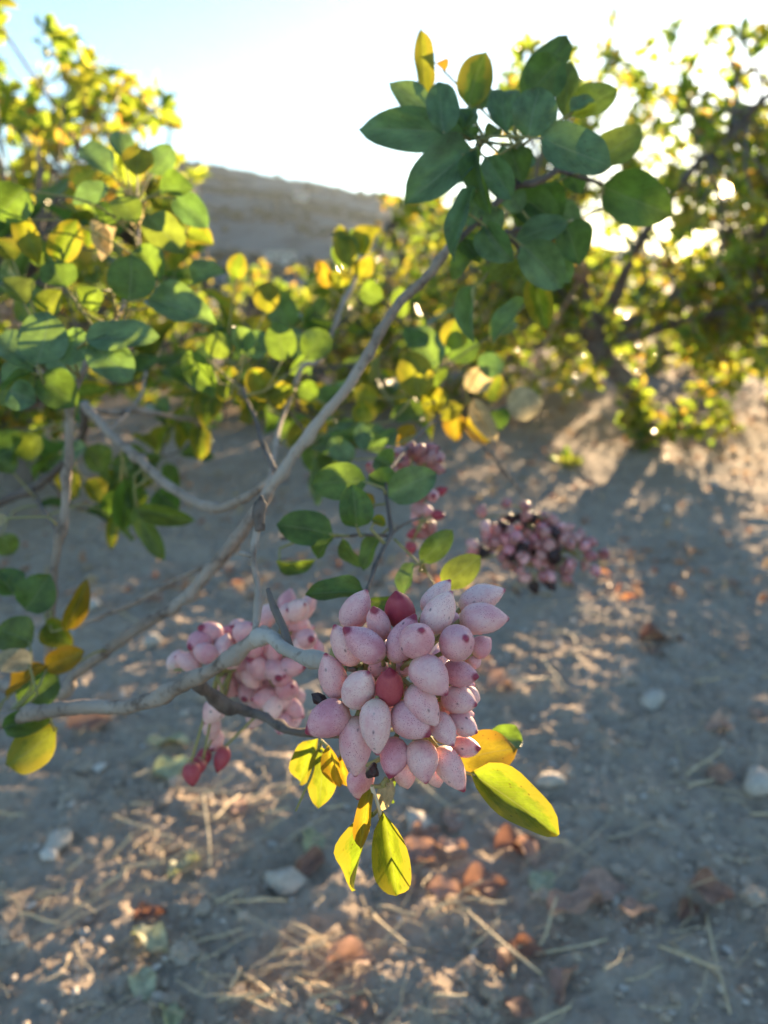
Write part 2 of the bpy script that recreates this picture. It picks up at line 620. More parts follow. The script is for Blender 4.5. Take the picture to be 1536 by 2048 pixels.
def box(V, Fc, c, s, rz=0.0):
    k = len(V)
    ca, sa = math.cos(rz), math.sin(rz)
    for dz in (-.5, .5):
        for dx, dy in ((-.5, -.5), (.5, -.5), (.5, .5), (-.5, .5)):
            x, y = dx * s[0], dy * s[1]
            V.append(Vector((c[0] + x * ca - y * sa, c[1] + x * sa + y * ca, c[2] + dz * s[2])))
    for f in ((0, 3, 2, 1), (4, 5, 6, 7), (0, 1, 5, 4), (1, 2, 6, 5), (2, 3, 7, 6), (3, 0, 4, 7)):
        Fc.append(tuple(k + i for i in f))


def farm_house(az, t, w, d, h, label, roof='gable', rz=0.0):
    base = hill_point(az, t)
    root = empty('farm_house', base)
    root.rotation_euler.z = -rad(az) + rz
    tag(root, label, 'house', 'pale houses across the valley')
    V, Fc = [], []
    box(V, Fc, (0, 0, h / 2 - .6), (w, d, h + 1.2))
    obj('wall', mesh('house_wall', V, Fc, M['plaster'], smooth=False), root)
    V, Fc = [], []
    if roof == 'gable':
        rh = w * .16
        e = .35
        V = [Vector(p) for p in ((-w / 2 - e, -d / 2 - e, h), (w / 2 + e, -d / 2 - e, h), (w / 2 + e, d / 2 + e, h), (-w / 2 - e, d / 2 + e, h),
                                 (-w / 2 - e, 0, h + rh), (w / 2 + e, 0, h + rh))]
        Fc = [(0, 1, 5, 4), (2, 3, 4, 5), (0, 4, 3), (1, 2, 5), (3, 2, 1, 0)]
        obj('roof', mesh('house_roof', V, Fc, M['tiles'], smooth=False), root)
    else:
        box(V, Fc, (0, 0, h + .15), (w + .5, d + .5, .3))
        obj('roof', mesh('house_roof', V, Fc, M['plaster'], smooth=False), root)
    for x in (-w * .28, w * .05, w * .33):
        V, Fc = [], []
        box(V, Fc, (x, -d / 2 - .03, h * .58), (w * .10, .12, h * .32))
        obj('window', mesh('house_window', V, Fc, M['glass_dark'], smooth=False), root)
    V, Fc = [], []
    box(V, Fc, (-w * .1, -d / 2 - .03, h * .33), (w * .10, .12, h * .62))
    obj('door', mesh('house_door', V, Fc, M['bark_far'], smooth=False), root)


farm_house(-7.4, .17, 8.5, 6, 2.8, 'long pale farm house low on the valley slope among fields', 'flat')
farm_house(-13.4, .62, 9, 6, 4.5, 'pale gabled house half way up the brown hill behind leaves')
farm_house(-5.8, .70, 8, 6, 4.2, 'small lone pale house high on the hill slope')


# ------------------------------------------------------------------ leaf shapes
def leaf_mesh(name, mat, seed, fold=.18, curl=.25, wave=.05, nu=6, nv=10, point=.6):
    rr = random.Random(seed)
    V, Fc, UV = [], [], []
    asym = rr.uniform(-.06, .06)
    bend = rr.uniform(-.08, .08)
    ph = rr.random() * 6.28
    for j in range(nv + 1):
        v = j / nv
        hw = .5 * max(0.0, math.sin(math.pi * min(1, v ** .88))) ** .52 * (1.02 - .06 * v)
        if v > .86: hw *= 1 - (v - .86) / .14 * point * .42
        if j == 0: hw = .03
        if j == nv: hw = .012
        for i in range(nu + 1):
            u = i / nu * 2 - 1
            x = u * hw * (1 + asym * (1 if u > 0 else -1)) + bend * math.sin(math.pi * v) * .5
            z = fold * abs(u) * hw * 2 * (1 - .3 * v) - curl * (v - .15) ** 2 * .6
            z += wave * math.sin(v * 9 + ph + (1.7 if u > 0 else 0)) * abs(u) ** 1.5
            V.append((x, v, z))
            UV.append(((u + 1) / 2, v))
    for j in range(nv):
        for i in range(nu):
            a = j * (nu + 1) + i
            Fc.append((a, a + 1, a + nu + 2, a + nu + 1))
    return mesh(name, V, Fc, mat, UV)


LEAF = {}
for kind in ('green', 'glaucous', 'lime', 'gold', 'cream', 'russet', 'rosy', 'palegreen'):
    dry = kind in ('russet', 'rosy', 'palegreen')
    LEAF[kind] = [leaf_mesh(kind + '_leaf', M[kind], s * 7 + len(kind),
                            fold=(.10, .26, .42, .16, .6)[s] * (.8 if dry else 1),
                            curl=(.2, .5, .3, -.3, .5)[s] * (.7 if dry else 1),
                            wave=(.05, .07, .08, .06, .06)[s] * (2.0 if dry else 1)) for s in range(5)]
CODE = {'g': 'green', 'd': 'green', 'b': 'glaucous', 'y': 'lime', 'o': 'gold', 'c': 'cream'}


def frame(B, T, width, facing, roll):
    """matrix that lays a unit leaf from B to T, its upper side turned to 'facing'"""
    yv = T - B
    L = yv.length
    yn = yv / L
    n = facing - yn * facing.dot(yn)
    if n.length < 1e-4: n = yn.orthogonal()
    n.normalize()
    n = Matrix.Rotation(roll, 3, yn) @ n
    xn = yn.cross(n)
    m = Matrix.Identity(4)
    for r_ in range(3):
        m[r_][0] = xn[r_] * width
        m[r_][1] = yn[r_] * L
        m[r_][2] = n[r_] * (L + width) * .5
        m[r_][3] = B[r_]
    return m


# simple folded leaf for the orchard behind: 6 faces
def far_leaf_arrays(w=.62, fold=.12, curl=.12):
    V = np.array([(0, 0, 0), (-w * .42, .28, fold), (-w * .46, .62, fold), (0, 1, -curl), (w * .46, .62, fold), (w * .42, .28, fold),
                  (0, .3, 0), (0, .65, -.02)], dtype=float)
    Fc = [(0, 6, 1), (0, 5, 6), (1, 6, 7, 2), (6, 5, 4, 7), (2, 7, 3), (7, 4, 3)]
    return V, Fc


FLV, FLF = far_leaf_arrays()


def far_leaf_mat(name, top, trans, tf, rough=.27):
    k = NT(name)
    r = k.rnd()
    pr = k.n('BsdfPrincipled', ins={'Base Color': k.ramp(r, top), 'Roughness': rough, 'Specular IOR Level': .5})
    tl = k.n('BsdfTranslucent', ins={'Color': k.ramp(r, trans)})
    mx = k.n('MixShader', ins={0: tf, 1: pr.outputs[0], 2: tl.outputs[0]})
    return k.end(mx.outputs[0])


M['far_leaf'] = far_leaf_mat('orchard_leaf',
    [(0, (.055, .105, .045)), (.45, (.08, .135, .050)), (.78, (.14, .17, .05)), (.92, (.26, .20, .04)), (1, (.30, .14, .05))],
    [(0, (.32, .50, .05)), (.5, (.46, .58, .05)), (.8, (.66, .62, .05)), (1, (.70, .42, .08))], .56)
FAR_LEAF = []
for s in range(4):
    v = FLV.copy()
    v[:, 2] *= (1, .4, 1.8, -.8)[s]
    FAR_LEAF.append(mesh('orchard_leaf', v, FLF, M['far_leaf'], smooth=True))


# ------------------------------------------------------------------ orchard trees behind
SUNPX = (1450, 380)


def in_view(p, m=30):
    q = pix(p)
    return q is not None and -m < q[0] < 1536 + m and -m < q[1] < 2048 + m


# chinks in the crowns: where the photograph shows sunlit leaves and soil, nothing grows across the sun's path
CHINKS = [(P(px, py, d), r) for px, py, d, r in (
    (770, 1660, .318, .030), (775, 1740, .318, .026), (1030, 1610, .335, .030), (1080, 1640, .335, .026), (640, 1550, .37, .03), (670, 1540, .37, .026), (965, 1500, .35, .026),
    (75, 1500, .50, .04), (455, 760, .72, .032), (530, 770, .74, .036), (825, 740, .77, .036), (700, 480, .85, .034), (790, 470, .85, .034),
    (490, 520, .72, .034), (540, 590, .74, .036), (842, 110, .515, .022), (940, 150, .52, .026), (130, 480, .58, .034), (285, 315, .62, .03),
    (60, 480, .6, .034), (910, 660, .82, .03), (560, 810, .75, .03), (720, 610, .8, .03))]
CHINKS += [(G(px, py) + Vector((0, 0, .012)), r) for px, py, r in (
    (440, 1630, .05), (390, 1590, .035), (480, 1690, .04), (320, 1700, .035), (190, 1740, .035), (110, 1790, .03), (500, 1950, .04), (610, 1930, .045),
    (560, 2010, .04), (870, 1840, .03), (1180, 1285, .05), (1130, 1390, .035), (1260, 1240, .04), (300, 1290, .03), (520, 1260, .03))]


def in_chink(p, pad=0.0):
    for o_, r_ in CHINKS:
        v_ = p - o_
        t_ = v_.dot(sd)
        if t_ > .03 and (v_ - sd * t_).length < r_ + pad: return True
    return False


def orchard_tree(base, H, R, seed, label, whorls=170, per=13, zlow=.22, n_parts=300, extra=(), nuts=(), shape=None, leaf=.068, lean=(0, 0), skirt=False):
    rr = random.Random(seed)
    root = empty('orchard_tree', base)
    tag(root, label, 'tree', 'pistachio trees of the orchard')
    inv = -Vector(base)
    V, Fc = [], []
    top = Vector((rr.uniform(-.1, .1) + lean[0], rr.uniform(-.1, .1) + lean[1], (.34 if not lean[0] else .27) * H))
    tube(V, Fc, [Vector((0, 0, -.08)), Vector((top.x * .3, top.y * .3, .12 * H)), top], [.075, .062, .052], 10, .04, .35, 4, seed)
    obj('trunk', mesh('tree_trunk', V, Fc, M['bark_far']), root)
    # main limbs
    nl = 7
    limbs = []
    for i in range(nl):
        a = 2 * math.pi * (i + rr.uniform(-.3, .3)) / nl
        up = rr.uniform(.35, .95)
        e = Vector((math.cos(a) * R * rr.uniform(.6, .85), math.sin(a) * R * rr.uniform(.6, .85), H * up * .88))
        st = Vector((top.x, top.y, top.z * rr.uniform(.55, 1))) if not lean[0] else top * rr.uniform(.93, 1)
        mid = st.lerp(e, .5) + Vector((0, 0, (.05 if lean[0] else -.08) * H * rr.random())) + Vector((rr.uniform(-.1, .1), rr.uniform(-.1, .1), 0)) * R
        limbs.append(([st, mid, e], []))
    if extra: limbs.append(([Vector((0, 0, .0)), Vector((.03, -.02, .07)), Vector((.05, -.05, .13))], []))
    ends = []
    tries = 0
    while len(ends) < whorls and tries < whorls * 30:
        tries += 1
        u = Vector((rr.uniform(-1, 1), rr.uniform(-1, 1), rr.uniform(-1, 1)))
        if skirt:
            if math.hypot(u.x, u.y) > 1 - .45 * max(0, u.z): continue
        elif not .25 < u.length < 1: continue
        p = Vector((u.x * R, u.y * R, zlow + (H - zlow) * (.5 + .5 * u.z))) + Vector((lean[0] * .6, 0, 0))
        if shape and not shape(p + Vector(base), rr): continue
        if noise.noise(p * 2.3 + Vector((seed, 0, 0))) < -.25: continue
        ends.append(p)
    ends += [Vector(e) - Vector(base) for e in extra]
    ends = [e for e in ends if not in_chink(e + Vector(base), .015)]
    gone = set()
    for e in ends:
        best = min(limbs, key=lambda l: min((q - e).length for q in l[0]))
        best[1].append(e)
    for (pts, tw) in limbs:
        V, Fc = [], []
        sp, _ = tube(V, Fc, pts, [.034, .022, .009] if pts[0].z > .1 else [.02, .014, .008], 7, .06, .3, 3, seed)
        for e in tw:
            s = min(sp, key=lambda q: (q - e).length)
            m_ = s.lerp(e, .5) + Vector((rr.uniform(-.05, .05), rr.uniform(-.05, .05), rr.uniform(-.06, .02)))
            if any(in_chink(Vector(base) + s.lerp(m_, f_), -.008) or in_chink(Vector(base) + m_.lerp(e, f_), -.008) for f_ in (.2, .4, .6, .8, 1)):
                gone.add(tuple(e)); continue
            tube(V, Fc, [s, m_, e], [.007, .005, .0025], 4, .1, 0, 0, seed)
        obj('limb', mesh('tree_limb', V, Fc, M['bark_far']), root)
    leaves = []
    for e in ends:
        if tuple(e) in gone: continue
        ax = (e - Vector((0, 0, .3 * H))).normalized() + Vector((0, 0, .35))
        ax.normalize()
        for _ in range(int(per * rr.uniform(.6, 1.3))):
            d = (ax * rr.uniform(-.15, .8) + Vector((rr.gauss(0, 1), rr.gauss(0, 1), rr.gauss(0, .8))).normalized() * .9).normalized()
            b = e + d * .012 - ax * rr.random() * .07
            L = leaf * rr.uniform(.65, 1.25)
            nrm = Vector((rr.gauss(0, .7), rr.gauss(0, .7), 1)).normalized()
            m = frame(b, b + d * L, L * rr.uniform(.85, 1.15), nrm, rr.uniform(-.5, .5))
            mc = pix(Vector(base) + b + d * L * .5)
            if mc and math.hypot(mc[0] - SUNPX[0], mc[1] - SUNPX[1]) < 17: continue
            if in_chink(Vector(base) + b + d * L * .5, .012): continue
            leaves.append(m)
    camb = CAM - Vector(base)
    vis = [i for i, m in enumerate(leaves) if in_view(m.translation + Vector(base))]
    vis.sort(key=lambda i: (leaves[i].translation - camb).length)
    chosen = set(vis[:n_parts])
    for i in chosen:
        obj('leaf', FAR_LEAF[i % 4], root, mat=leaves[i])
    rest = [np.array(m) for i, m in enumerate(leaves) if i not in chosen]
    if rest:
        A = np.stack(rest)
        vv = np.concatenate([FLV, np.ones((len(FLV), 1))], 1)
        W = np.einsum('nij,kj->nki', A, vv)[:, :, :3].reshape(-1, 3)
        FF = []
        for i in range(len(rest)):
            o_ = i * len(FLV)
            FF += [tuple(o_ + q for q in f) for f in FLF]
        tag(obj('foliage', mesh('tree_foliage', W, FF, M['far_leaf']), root), kind='stuff')
    for (px, py, d, r) in nuts:
        c = P(px, py, d) - Vector(base)
        V, Fc = [], []
        for _ in range(46):
            dd = Vector((rr.gauss(0, 1), rr.gauss(0, 1), rr.gauss(0, 1))).normalized()
            nut_arrays(V, Fc, c + dd * r * rr.uniform(.3, .85), dd, .021, .014, 7, 5)
        s = min((q for (pts, _) in limbs for q in pts), key=lambda q: (q - c).length)
        tube(V, Fc, [s, s.lerp(c, .5) + Vector((0, 0, .03)), c], [.008, .006, .004], 5, .1)
        tag(obj('nut_cluster', mesh('far_nut_cluster', V, Fc, M['nut_small']), root), kind='stuff')
    return root


NPROF_T = [0, .02, .07, .15, .27, .40, .53, .66, .78, .87, .93, .965, .985, 1.0]
NPROF_R = [.0, .29, .57, .80, .955, 1.0, .965, .84, .63, .415, .25, .165, .115, .0]


def nut_arrays(V, Fc, base, axis, L, W, seg=20, rings=None, bend=0.0, flat=1.0, rough=0.0, seed=0):
    T = NPROF_T if rings is None else [0, .12, .4, .7, .9, 1.0][:rings + 1]
    Rr = [float(np.interp(t, NPROF_T, NPROF_R)) for t in T]
    a = axis.orthogonal().normalized()
    b = axis.cross(a)
    k0 = len(V)
    V.append(base)
    for t, r in zip(T[1:-1], Rr[1:-1]):
        c = base + axis * (L * t) + a * (bend * L * math.sin(math.pi * t))
        for s in range(seg):
            th = 2 * math.pi * s / seg
            q = r * W * .5
            d = a * (math.cos(th)) + b * (math.sin(th) * flat)
            if rough: q *= 1 + rough * noise.noise(Vector((math.cos(th) * 1.4, math.sin(th) * 1.4, t * 3 + seed)))
            V.append(c + d * q)
    V.append(base + axis * L)
    e = len(V) - 1
    n = len(T) - 2
    for s in range(seg):
        s2 = (s + 1) % seg
        Fc.append((k0, k0 + 1 + s2, k0 + 1 + s))
        for i in range(n - 1):
            o_ = k0 + 1 + i * seg
            Fc.append((o_ + s, o_ + s2, o_ + seg + s2, o_ + seg + s))
        o_ = k0 + 1 + (n - 1) * seg
        Fc.append((o_ + s, o_ + s2, e))


def ground_at(px, py):
    g = G(px, py)
    return Vector((g.x, g.y, gz(g.x, g.y) - .01))




def sun_gap(p, rr):
    """the sunward tree stands open where the sun shows through it"""
    q = pix(p)
    if q is None: return True
    if abs(q[0] - SUNPX[0]) < 26 and abs(q[1] - SUNPX[1]) < 24: return False
    return True


def right_shape(p, rr):
    q = pix(p)
    if q is None: return True
    if not sun_gap(p, rr): return False
    if q[1] < 300 and q[0] < 1000: return False
    if 1180 < q[0] < 1340 and 250 < q[1] < 420 and rr.random() < .3: return False
    if 1000 < q[0] < 1480 and 675 < q[1] < 800 and noise.noise(p * 5) < .15: return False
    if math.hypot(q[0] - SUNPX[0], q[1] - SUNPX[1]) > 170 and q[1] < 420 and rr.random() < .4: return False
    return True


suckers = [P(px, py, 4.0) for px, py in ((1270, 860), (1300, 880), (1330, 860), (1400, 850), (1440, 800), (1420, 880), (1380, 870),
                                         (1280, 900), (1450, 840), (1360, 830))]
fr = random.Random(19)
suckers += [P(fr.uniform(960, 1290), fr.uniform(500, 660), fr.uniform(4.1, 4.9)) for _ in range(60)]
suckers += [P(fr.uniform(940, 1040), fr.uniform(640, 780), fr.uniform(4.6, 5.2)) for _ in range(12)]
suckers += [P(fr.uniform(1360, 1580), fr.uniform(470, 690), fr.uniform(3.7, 4.4)) for _ in range(60)]
for _ in range(34):
    a_, r_ = fr.uniform(0, 6.28), fr.uniform(62, 190)
    if math.sin(a_) * r_ < 45: suckers.append(P(1450 + math.cos(a_) * r_, 380 + math.sin(a_) * r_, fr.uniform(3.8, 4.6)))
suckers += [P(fr.uniform(1225, 1480), fr.uniform(770, 890), fr.uniform(3.85, 4.15)) for _ in range(22)]
suckers += [P(fr.uniform(1370, 1580), fr.uniform(620, 790), fr.uniform(4.2, 4.9)) for _ in range(45)]
suckers += [P(fr.uniform(960, 1100), fr.uniform(640, 785), fr.uniform(4.5, 5.2)) for _ in range(22)]
for _ in range(26):
    a_, r_ = fr.uniform(0, 6.28), fr.uniform(48, 100)
    if math.sin(a_) * r_ < 60: suckers.append(P(1450 + math.cos(a_) * r_, 380 + math.sin(a_) * r_, fr.uniform(3.8, 4.6)))
for _ in range(75):
    y_ = 60 + 400 * fr.random() ** .6
    suckers.append(P(fr.uniform(990, 1370), y_, fr.uniform(4.0, 4.8)))
orchard_tree(ground_at(1310, 880), 2.15, 1.35, 21, 'orchard tree with leaning trunk and leafy suckers, low sun shining through its crown',
             whorls=430, per=13, zlow=.24, lean=(-.34, -.05), extra=suckers, nuts=[(1465, 262, 4.0, .075), (1160, 540, 3.7, .06), (1068, 735, 3.7, .06)], shape=right_shape)
b2 = Vector((2.55, 4.9, -.01))
orchard_tree(b2, 2.35, 1.35, 22, 'tall open orchard tree standing at the edge beside the sun', whorls=250, per=12, zlow=.45, shape=right_shape)
b3 = Vector((-1.55, 3.1, -.01))
orchard_tree(b3, 1.82, 1.05, 23, 'bushy yellow-green orchard tree behind the nearest left-hand branches', whorls=430, per=14,
             nuts=[(28, 632, 2.3, .05)], shape=lambda p, r: (pix(p) is None) or pix(p)[0] < 400)
b4 = Vector((-.75, 5.6, -.01))
orchard_tree(b4, 1.02, 1.1, 24, 'low orchard bush below the pale hill and farm house', whorls=330, per=13, n_parts=260, zlow=.05, skirt=True)
b5 = Vector((.75, 6.2, -.01))
orchard_tree(b5, 1.65, 1.25, 25, 'rounded orchard tree in the row behind the leaning trunk', whorls=460, per=13, n_parts=280, zlow=.05, skirt=True)
b6 = Vector((-2.9, 6.4, -.01))
orchard_tree(b6, 1.7, 1.3, 26, 'orchard tree in the far row behind the bushy yellow-green one', whorls=300, per=12, n_parts=150, zlow=.05, skirt=True)
b7 = Vector((6.0, 9.0, -.01))
orchard_tree(b7, 2.1, 1.5, 27, 'distant orchard tree in the far row towards the sun', whorls=260, per=12, n_parts=150, shape=right_shape)
b8 = Vector((1.7, 9.8, -.01))
orchard_tree(b8, 1.5, 1.4, 28, 'distant low orchard tree between the two sunward trees', whorls=300, per=12, n_parts=120, zlow=.04, skirt=True, shape=right_shape)
b9 = Vector((-.6, 9.6, -.01))
orchard_tree(b9, 1.0, 1.3, 29, 'far low orchard bush at the foot of the fields', whorls=200, per=12, n_parts=80, zlow=.04, skirt=True)

b10 = Vector((3.0, 8.6, -.01))
orchard_tree(b10, .62, 1.15, 30, 'low far bush showing beneath the crown of the leaning orchard tree', whorls=170, per=12, n_parts=140, zlow=.04, skirt=True)

# ------------------------------------------------------------------ the near pistachio tree
TB = Vector((-.82, .92, -.02))
tree = empty('pistachio_tree', TB)
tag(tree, 'pistachio tree with grey branches reaching across, pink nut clusters and yellowing leaves', 'tree')
KNOWN = []          # points on branches (for leaf stalks)


def branch(pts, radii, mat='bark', name='branch', sides=10, step=.005, wob=.28, knots=None, seed=None):
    """pts in world space"""
    V, Fc = [], []
    seed = seed if seed is not None else len(KNOWN)
    L = sum((Vector(a) - Vector(b)).length for a, b in zip(pts, pts[1:]))
    if knots is None: knots = int(L / .026)
    radii = [q * .46 for q in radii]
    p, r = tube(V, Fc, [Vector(q) - TB for q in pts], radii, sides, step, wob, knots, seed)
    KNOWN.extend(q + TB for q in p)
    return obj(name, mesh('tree_' + name, V, Fc, M[mat]), tree)


def zp(Z, lst):
    return [P(*Z(x, y), d) for (x, y, d) in lst]


# trunk and the limbs that come in from it (left of the frame)
trunk_top = Vector((-.78, .90, .42))
branch([TB + Vector((0, 0, -.06)), TB + Vector((.02, 0, .16)), trunk_top], [.055, .046, .036], 'bark', 'trunk', 14, .02, .3, 8)
def off(*pts): return [Vector(p) for p in pts]

low = zp(Z4, [(60, 1440, .50), (230, 1405, .47), (400, 1390, .45), (560, 1388, .435), (700, 1342, .425), (850, 1270, .41), (1000, 1180, .40), (1165, 1055, .385)])
branch([trunk_top - Vector((0, 0, .08)), P(-250, 1500, .66), P(-70, 1462, .555)] + low, [.022, .016, .0115, .0105, .0098, .0092, .0094, .0088, .0082, .0080, .0072])
main = zp(Z4, [(240, 1330, .66), (330, 1250, .65), (560, 1080, .62), (800, 920, .60), (950, 760, .58), (1100, 570, .56), (1180, 440, .55),
               (1300, 270, .54), (1420, 110, .53), (1530, -20, .525)])
top = zp(Z2, [(240, 1270, .52), (380, 1130, .51), (470, 1010, .505), (540, 860, .50), (585, 700, .495), (610, 560, .49), (618, 515, .49)])
branch([Vector((-.66, .84, .36)), Vector((-.45, .74, .40))] + main + top,
       [.016, .013, .0095, .0095, .0098, .0100, .0098, .0100, .0096, .0086, .0080, .0076, .0072, .0066, .0060, .0048, .0044, .0042, .0036])
# right-hand fork in the leafy top
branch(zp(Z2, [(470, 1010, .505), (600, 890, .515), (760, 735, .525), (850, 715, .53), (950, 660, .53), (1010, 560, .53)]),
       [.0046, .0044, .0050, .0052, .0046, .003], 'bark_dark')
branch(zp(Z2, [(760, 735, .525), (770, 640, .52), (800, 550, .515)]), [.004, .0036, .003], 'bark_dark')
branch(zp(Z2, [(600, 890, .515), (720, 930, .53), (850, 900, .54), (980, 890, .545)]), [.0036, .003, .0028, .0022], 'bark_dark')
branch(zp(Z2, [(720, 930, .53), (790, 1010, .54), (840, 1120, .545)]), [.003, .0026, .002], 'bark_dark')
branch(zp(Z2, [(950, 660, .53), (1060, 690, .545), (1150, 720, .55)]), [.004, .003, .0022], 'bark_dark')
# Branches of the left side
branch(zp(Z4, [(305, 60, .60), (305, 160, .60), (300, 300, .60), (280, 560, .61), (240, 760, .62), (225, 950, .63), (212, 1150, .645), (225, 1330, .665)]),
       [.0072, .0072, .0072, .0075, .0078, .0078, .008, .008])
branch(zp(Z4, [(305, 60, .60), (240, 0, .61), (160, -110, .62), (160, -200, .62)]), [.006, .005, .004, .003])
branch(zp(Z4, [(305, 60, .60), (370, -100, .61), (395, -200, .62), (520, -330, .63), (560, -420, .64), (600, -560, .65), (610, -760, .66)]),
       [.006, .005, .0046, .0042, .004, .0036, .003])
branch(zp(Z4, [(370, 60, .78), (500, 210, .74), (620, 310, .71), (700, 390, .69), (800, 460, .67), (940, 520, .65), (1060, 480, .60), (1195, 395, .552)]),
       [.009, .009, .009, .0092, .0092, .009, .0075, .006])
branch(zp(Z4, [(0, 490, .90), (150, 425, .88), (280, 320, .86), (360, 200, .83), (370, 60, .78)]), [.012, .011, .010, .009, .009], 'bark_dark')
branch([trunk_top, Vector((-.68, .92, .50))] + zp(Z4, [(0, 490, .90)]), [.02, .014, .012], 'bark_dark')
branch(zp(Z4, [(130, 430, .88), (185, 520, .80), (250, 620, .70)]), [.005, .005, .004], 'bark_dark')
branch(zp(Z4, [(370, 75, .78), (480, 100, .82), (600, 90, .86), (720, 110, .90), (830, 130, .94), (1000, 150, .98)]), [.007, .007, .0065, .006, .005, .004])
branch(zp(Z4, [(470, 190, .76), (560, 100, .83), (620, 20, .90), (640, -80, .95)]), [.004, .004, .0036, .003])
branch(zp(Z4, [(330, 1030, .74), (460, 985, .74), (600, 930, .73), (720, 860, .72), (860, 790, .70), (1000, 730, .64), (1090, 600, .57)]), [.005, .0056, .0056, .0052, .005, .0048, .0044])
branch(zp(Z4, [(1130, 150, .60), (1150, 230, .585), (1210, 360, .555)]), [.0036, .0042, .0048], 'bark_dark')
branch(zp(Z4, [(1130, 150, .60), (1090, 60, .66), (1030, -40, .72), (960, -90, .76)]), [.0036, .003, .0028, .0024], 'bark_dark')
# second long shoot behind the main one
branch(zp(Z3, [(1290, 1440, .78), (1330, 1340, .79), (1390, 1330, .80), (1440, 1240, .82), (1500, 1080, .84), (1560, 960, .86), (1600, 860, .88)]), [.006, .006, .0062, .006, .0056, .005, .004])
branch([P(*Z3(1290, 1440), .78), P(560, 850, .74), P(540, 960, .60)], [.006, .005, .005])
# shoot with the bud in front of the main branch
branch(zp(Z4, [(1118, 1085, .39), (1132, 900, .40), (1112, 730, .405), (1128, 620, .41), (1140, 520, .41)]), [.0040, .0036, .0034, .0042, .0036], knots=5)
branch(zp(Z4, [(1140, 620, .41), (1135, 540, .41), (1143, 495, .41), (1145, 462, .41)]), [.0058, .0072, .0058, .0008], 'bark_dark', 'bud', knots=5, step=.002)
branch(zp(Z4, [(1055, 715, .41), (1115, 730, .405)]), [.003, .0036])
# stubs, stalk of the big cluster
branch(zp(Z4, [(1130, 1085, .39), (1190, 1080, .375), (1230, 1125, .365), (1330, 1172, .35), (1440, 1192, .34), (1560, 1230, .335)]),
       [.0066, .0068, .0066, .0066, .0056, .002], 'bark_pale', knots=9)
branch(zp(Z4, [(1275, 1140, .362), (1245, 1050, .37), (1205, 960, .375), (1175, 872, .38)]), [.0044, .0042, .0040, .0022], 'bark_dark', knots=3)
branch(zp(Z4, [(850, 1275, .41), (920, 1330, .43), (985, 1375, .44), (1080, 1405, .45), (1160, 1435, .44), (1250, 1490, .42), (1400, 1512, .40), (1530, 1520, .385)]),
       [.0064, .0068, .0070, .0060, .0052, .0042, .0034, .0026], 'bark_dark', knots=14)
branch(zp(Z1, [(210, 925, .385), (180, 1040, .375), (158, 1110, .37), (80, 1285, .365)]), [.0011, .0011, .0017, .0009], 'petiole', 'stalk', 6, knots=0)
branch(zp(Z1, [(470, 1160, .315), (495, 1230, .315), (520, 1320, .318)]), [.0020, .0020, .0016], 'straw', 'stalk', 6, knots=0)
branch(zp(Z1, [(600, 1080, .335), (560, 1150, .325), (470, 1160, .315)]), [.0016, .0016, .0018], 'petiole', 'stalk', 6, knots=0)
# twig with the shaded leaves above the big cluster
branch(zp(Z5, [(610, 1000, .40), (625, 950, .42), (650, 880, .44), (690, 800, .47), (700, 780, .475), (690, 700, .49), (680, 620, .51), (700, 540, .56), (760, 500, .64)]),
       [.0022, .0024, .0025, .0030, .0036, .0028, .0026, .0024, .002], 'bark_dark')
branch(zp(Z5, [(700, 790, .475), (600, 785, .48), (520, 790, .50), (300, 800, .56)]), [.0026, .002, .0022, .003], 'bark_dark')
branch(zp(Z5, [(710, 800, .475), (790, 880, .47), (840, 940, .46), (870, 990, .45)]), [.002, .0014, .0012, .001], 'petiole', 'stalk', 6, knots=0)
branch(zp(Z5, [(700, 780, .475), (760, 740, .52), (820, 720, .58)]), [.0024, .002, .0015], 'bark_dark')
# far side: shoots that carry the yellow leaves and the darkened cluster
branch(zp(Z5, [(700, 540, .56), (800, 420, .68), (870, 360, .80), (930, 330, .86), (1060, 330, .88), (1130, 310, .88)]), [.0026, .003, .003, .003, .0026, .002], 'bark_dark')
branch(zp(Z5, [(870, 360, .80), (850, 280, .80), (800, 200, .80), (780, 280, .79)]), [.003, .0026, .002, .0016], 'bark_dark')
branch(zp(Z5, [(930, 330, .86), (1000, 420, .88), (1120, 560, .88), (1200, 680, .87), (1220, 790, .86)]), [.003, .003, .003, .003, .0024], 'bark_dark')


# ---- leaves, each with its own stalk
def nearest(p, lim):
    best, bd = None, lim
    for q in KNOWN:
        d = (q - p).length
        if d < bd: best, bd = q, d
    return best


LR = random.Random(77)


def place_leaf(B, T, w, kind, roll=None, variant=None, facing=None, stalk=.13):
    k = CODE.get(kind, kind)
    if roll is None: roll = LR.uniform(-.45, .45)
    vi = variant if variant is not None else LR.randrange(5)
    f = facing if facing is not None else (CAM - B).normalized() + Vector((0, -.1, .45))
    m = frame(B, T, w * .94 / max(.55, abs(math.cos(roll))), f, roll)
    m.translation = m.translation - TB
    o = obj('leaf', LEAF[k][vi], tree, mat=m)
    q = nearest(B, stalk)
    if q is not None and (q - B).length > .004:
        V, Fc = [], []
        d = (T - B).normalized()
        mi_ = m.inverted()
        a, b = mi_ @ (q - TB), mi_ @ (B - TB)
        # stalk built in the leaf's own space, squeezed back to a round section
        V0 = []
        mid = (q + B) * .5 - d * min(.012, (q - B).length * .3)
        tube(V0, Fc, [q - TB, mid - TB, B + d * .002 - TB], [.0013, .0009, .0008], 5, .012)
        obj('stalk', mesh('leaf_stalk', [mi_ @ v for v in V0], Fc, M['petiole']), o)
    return o


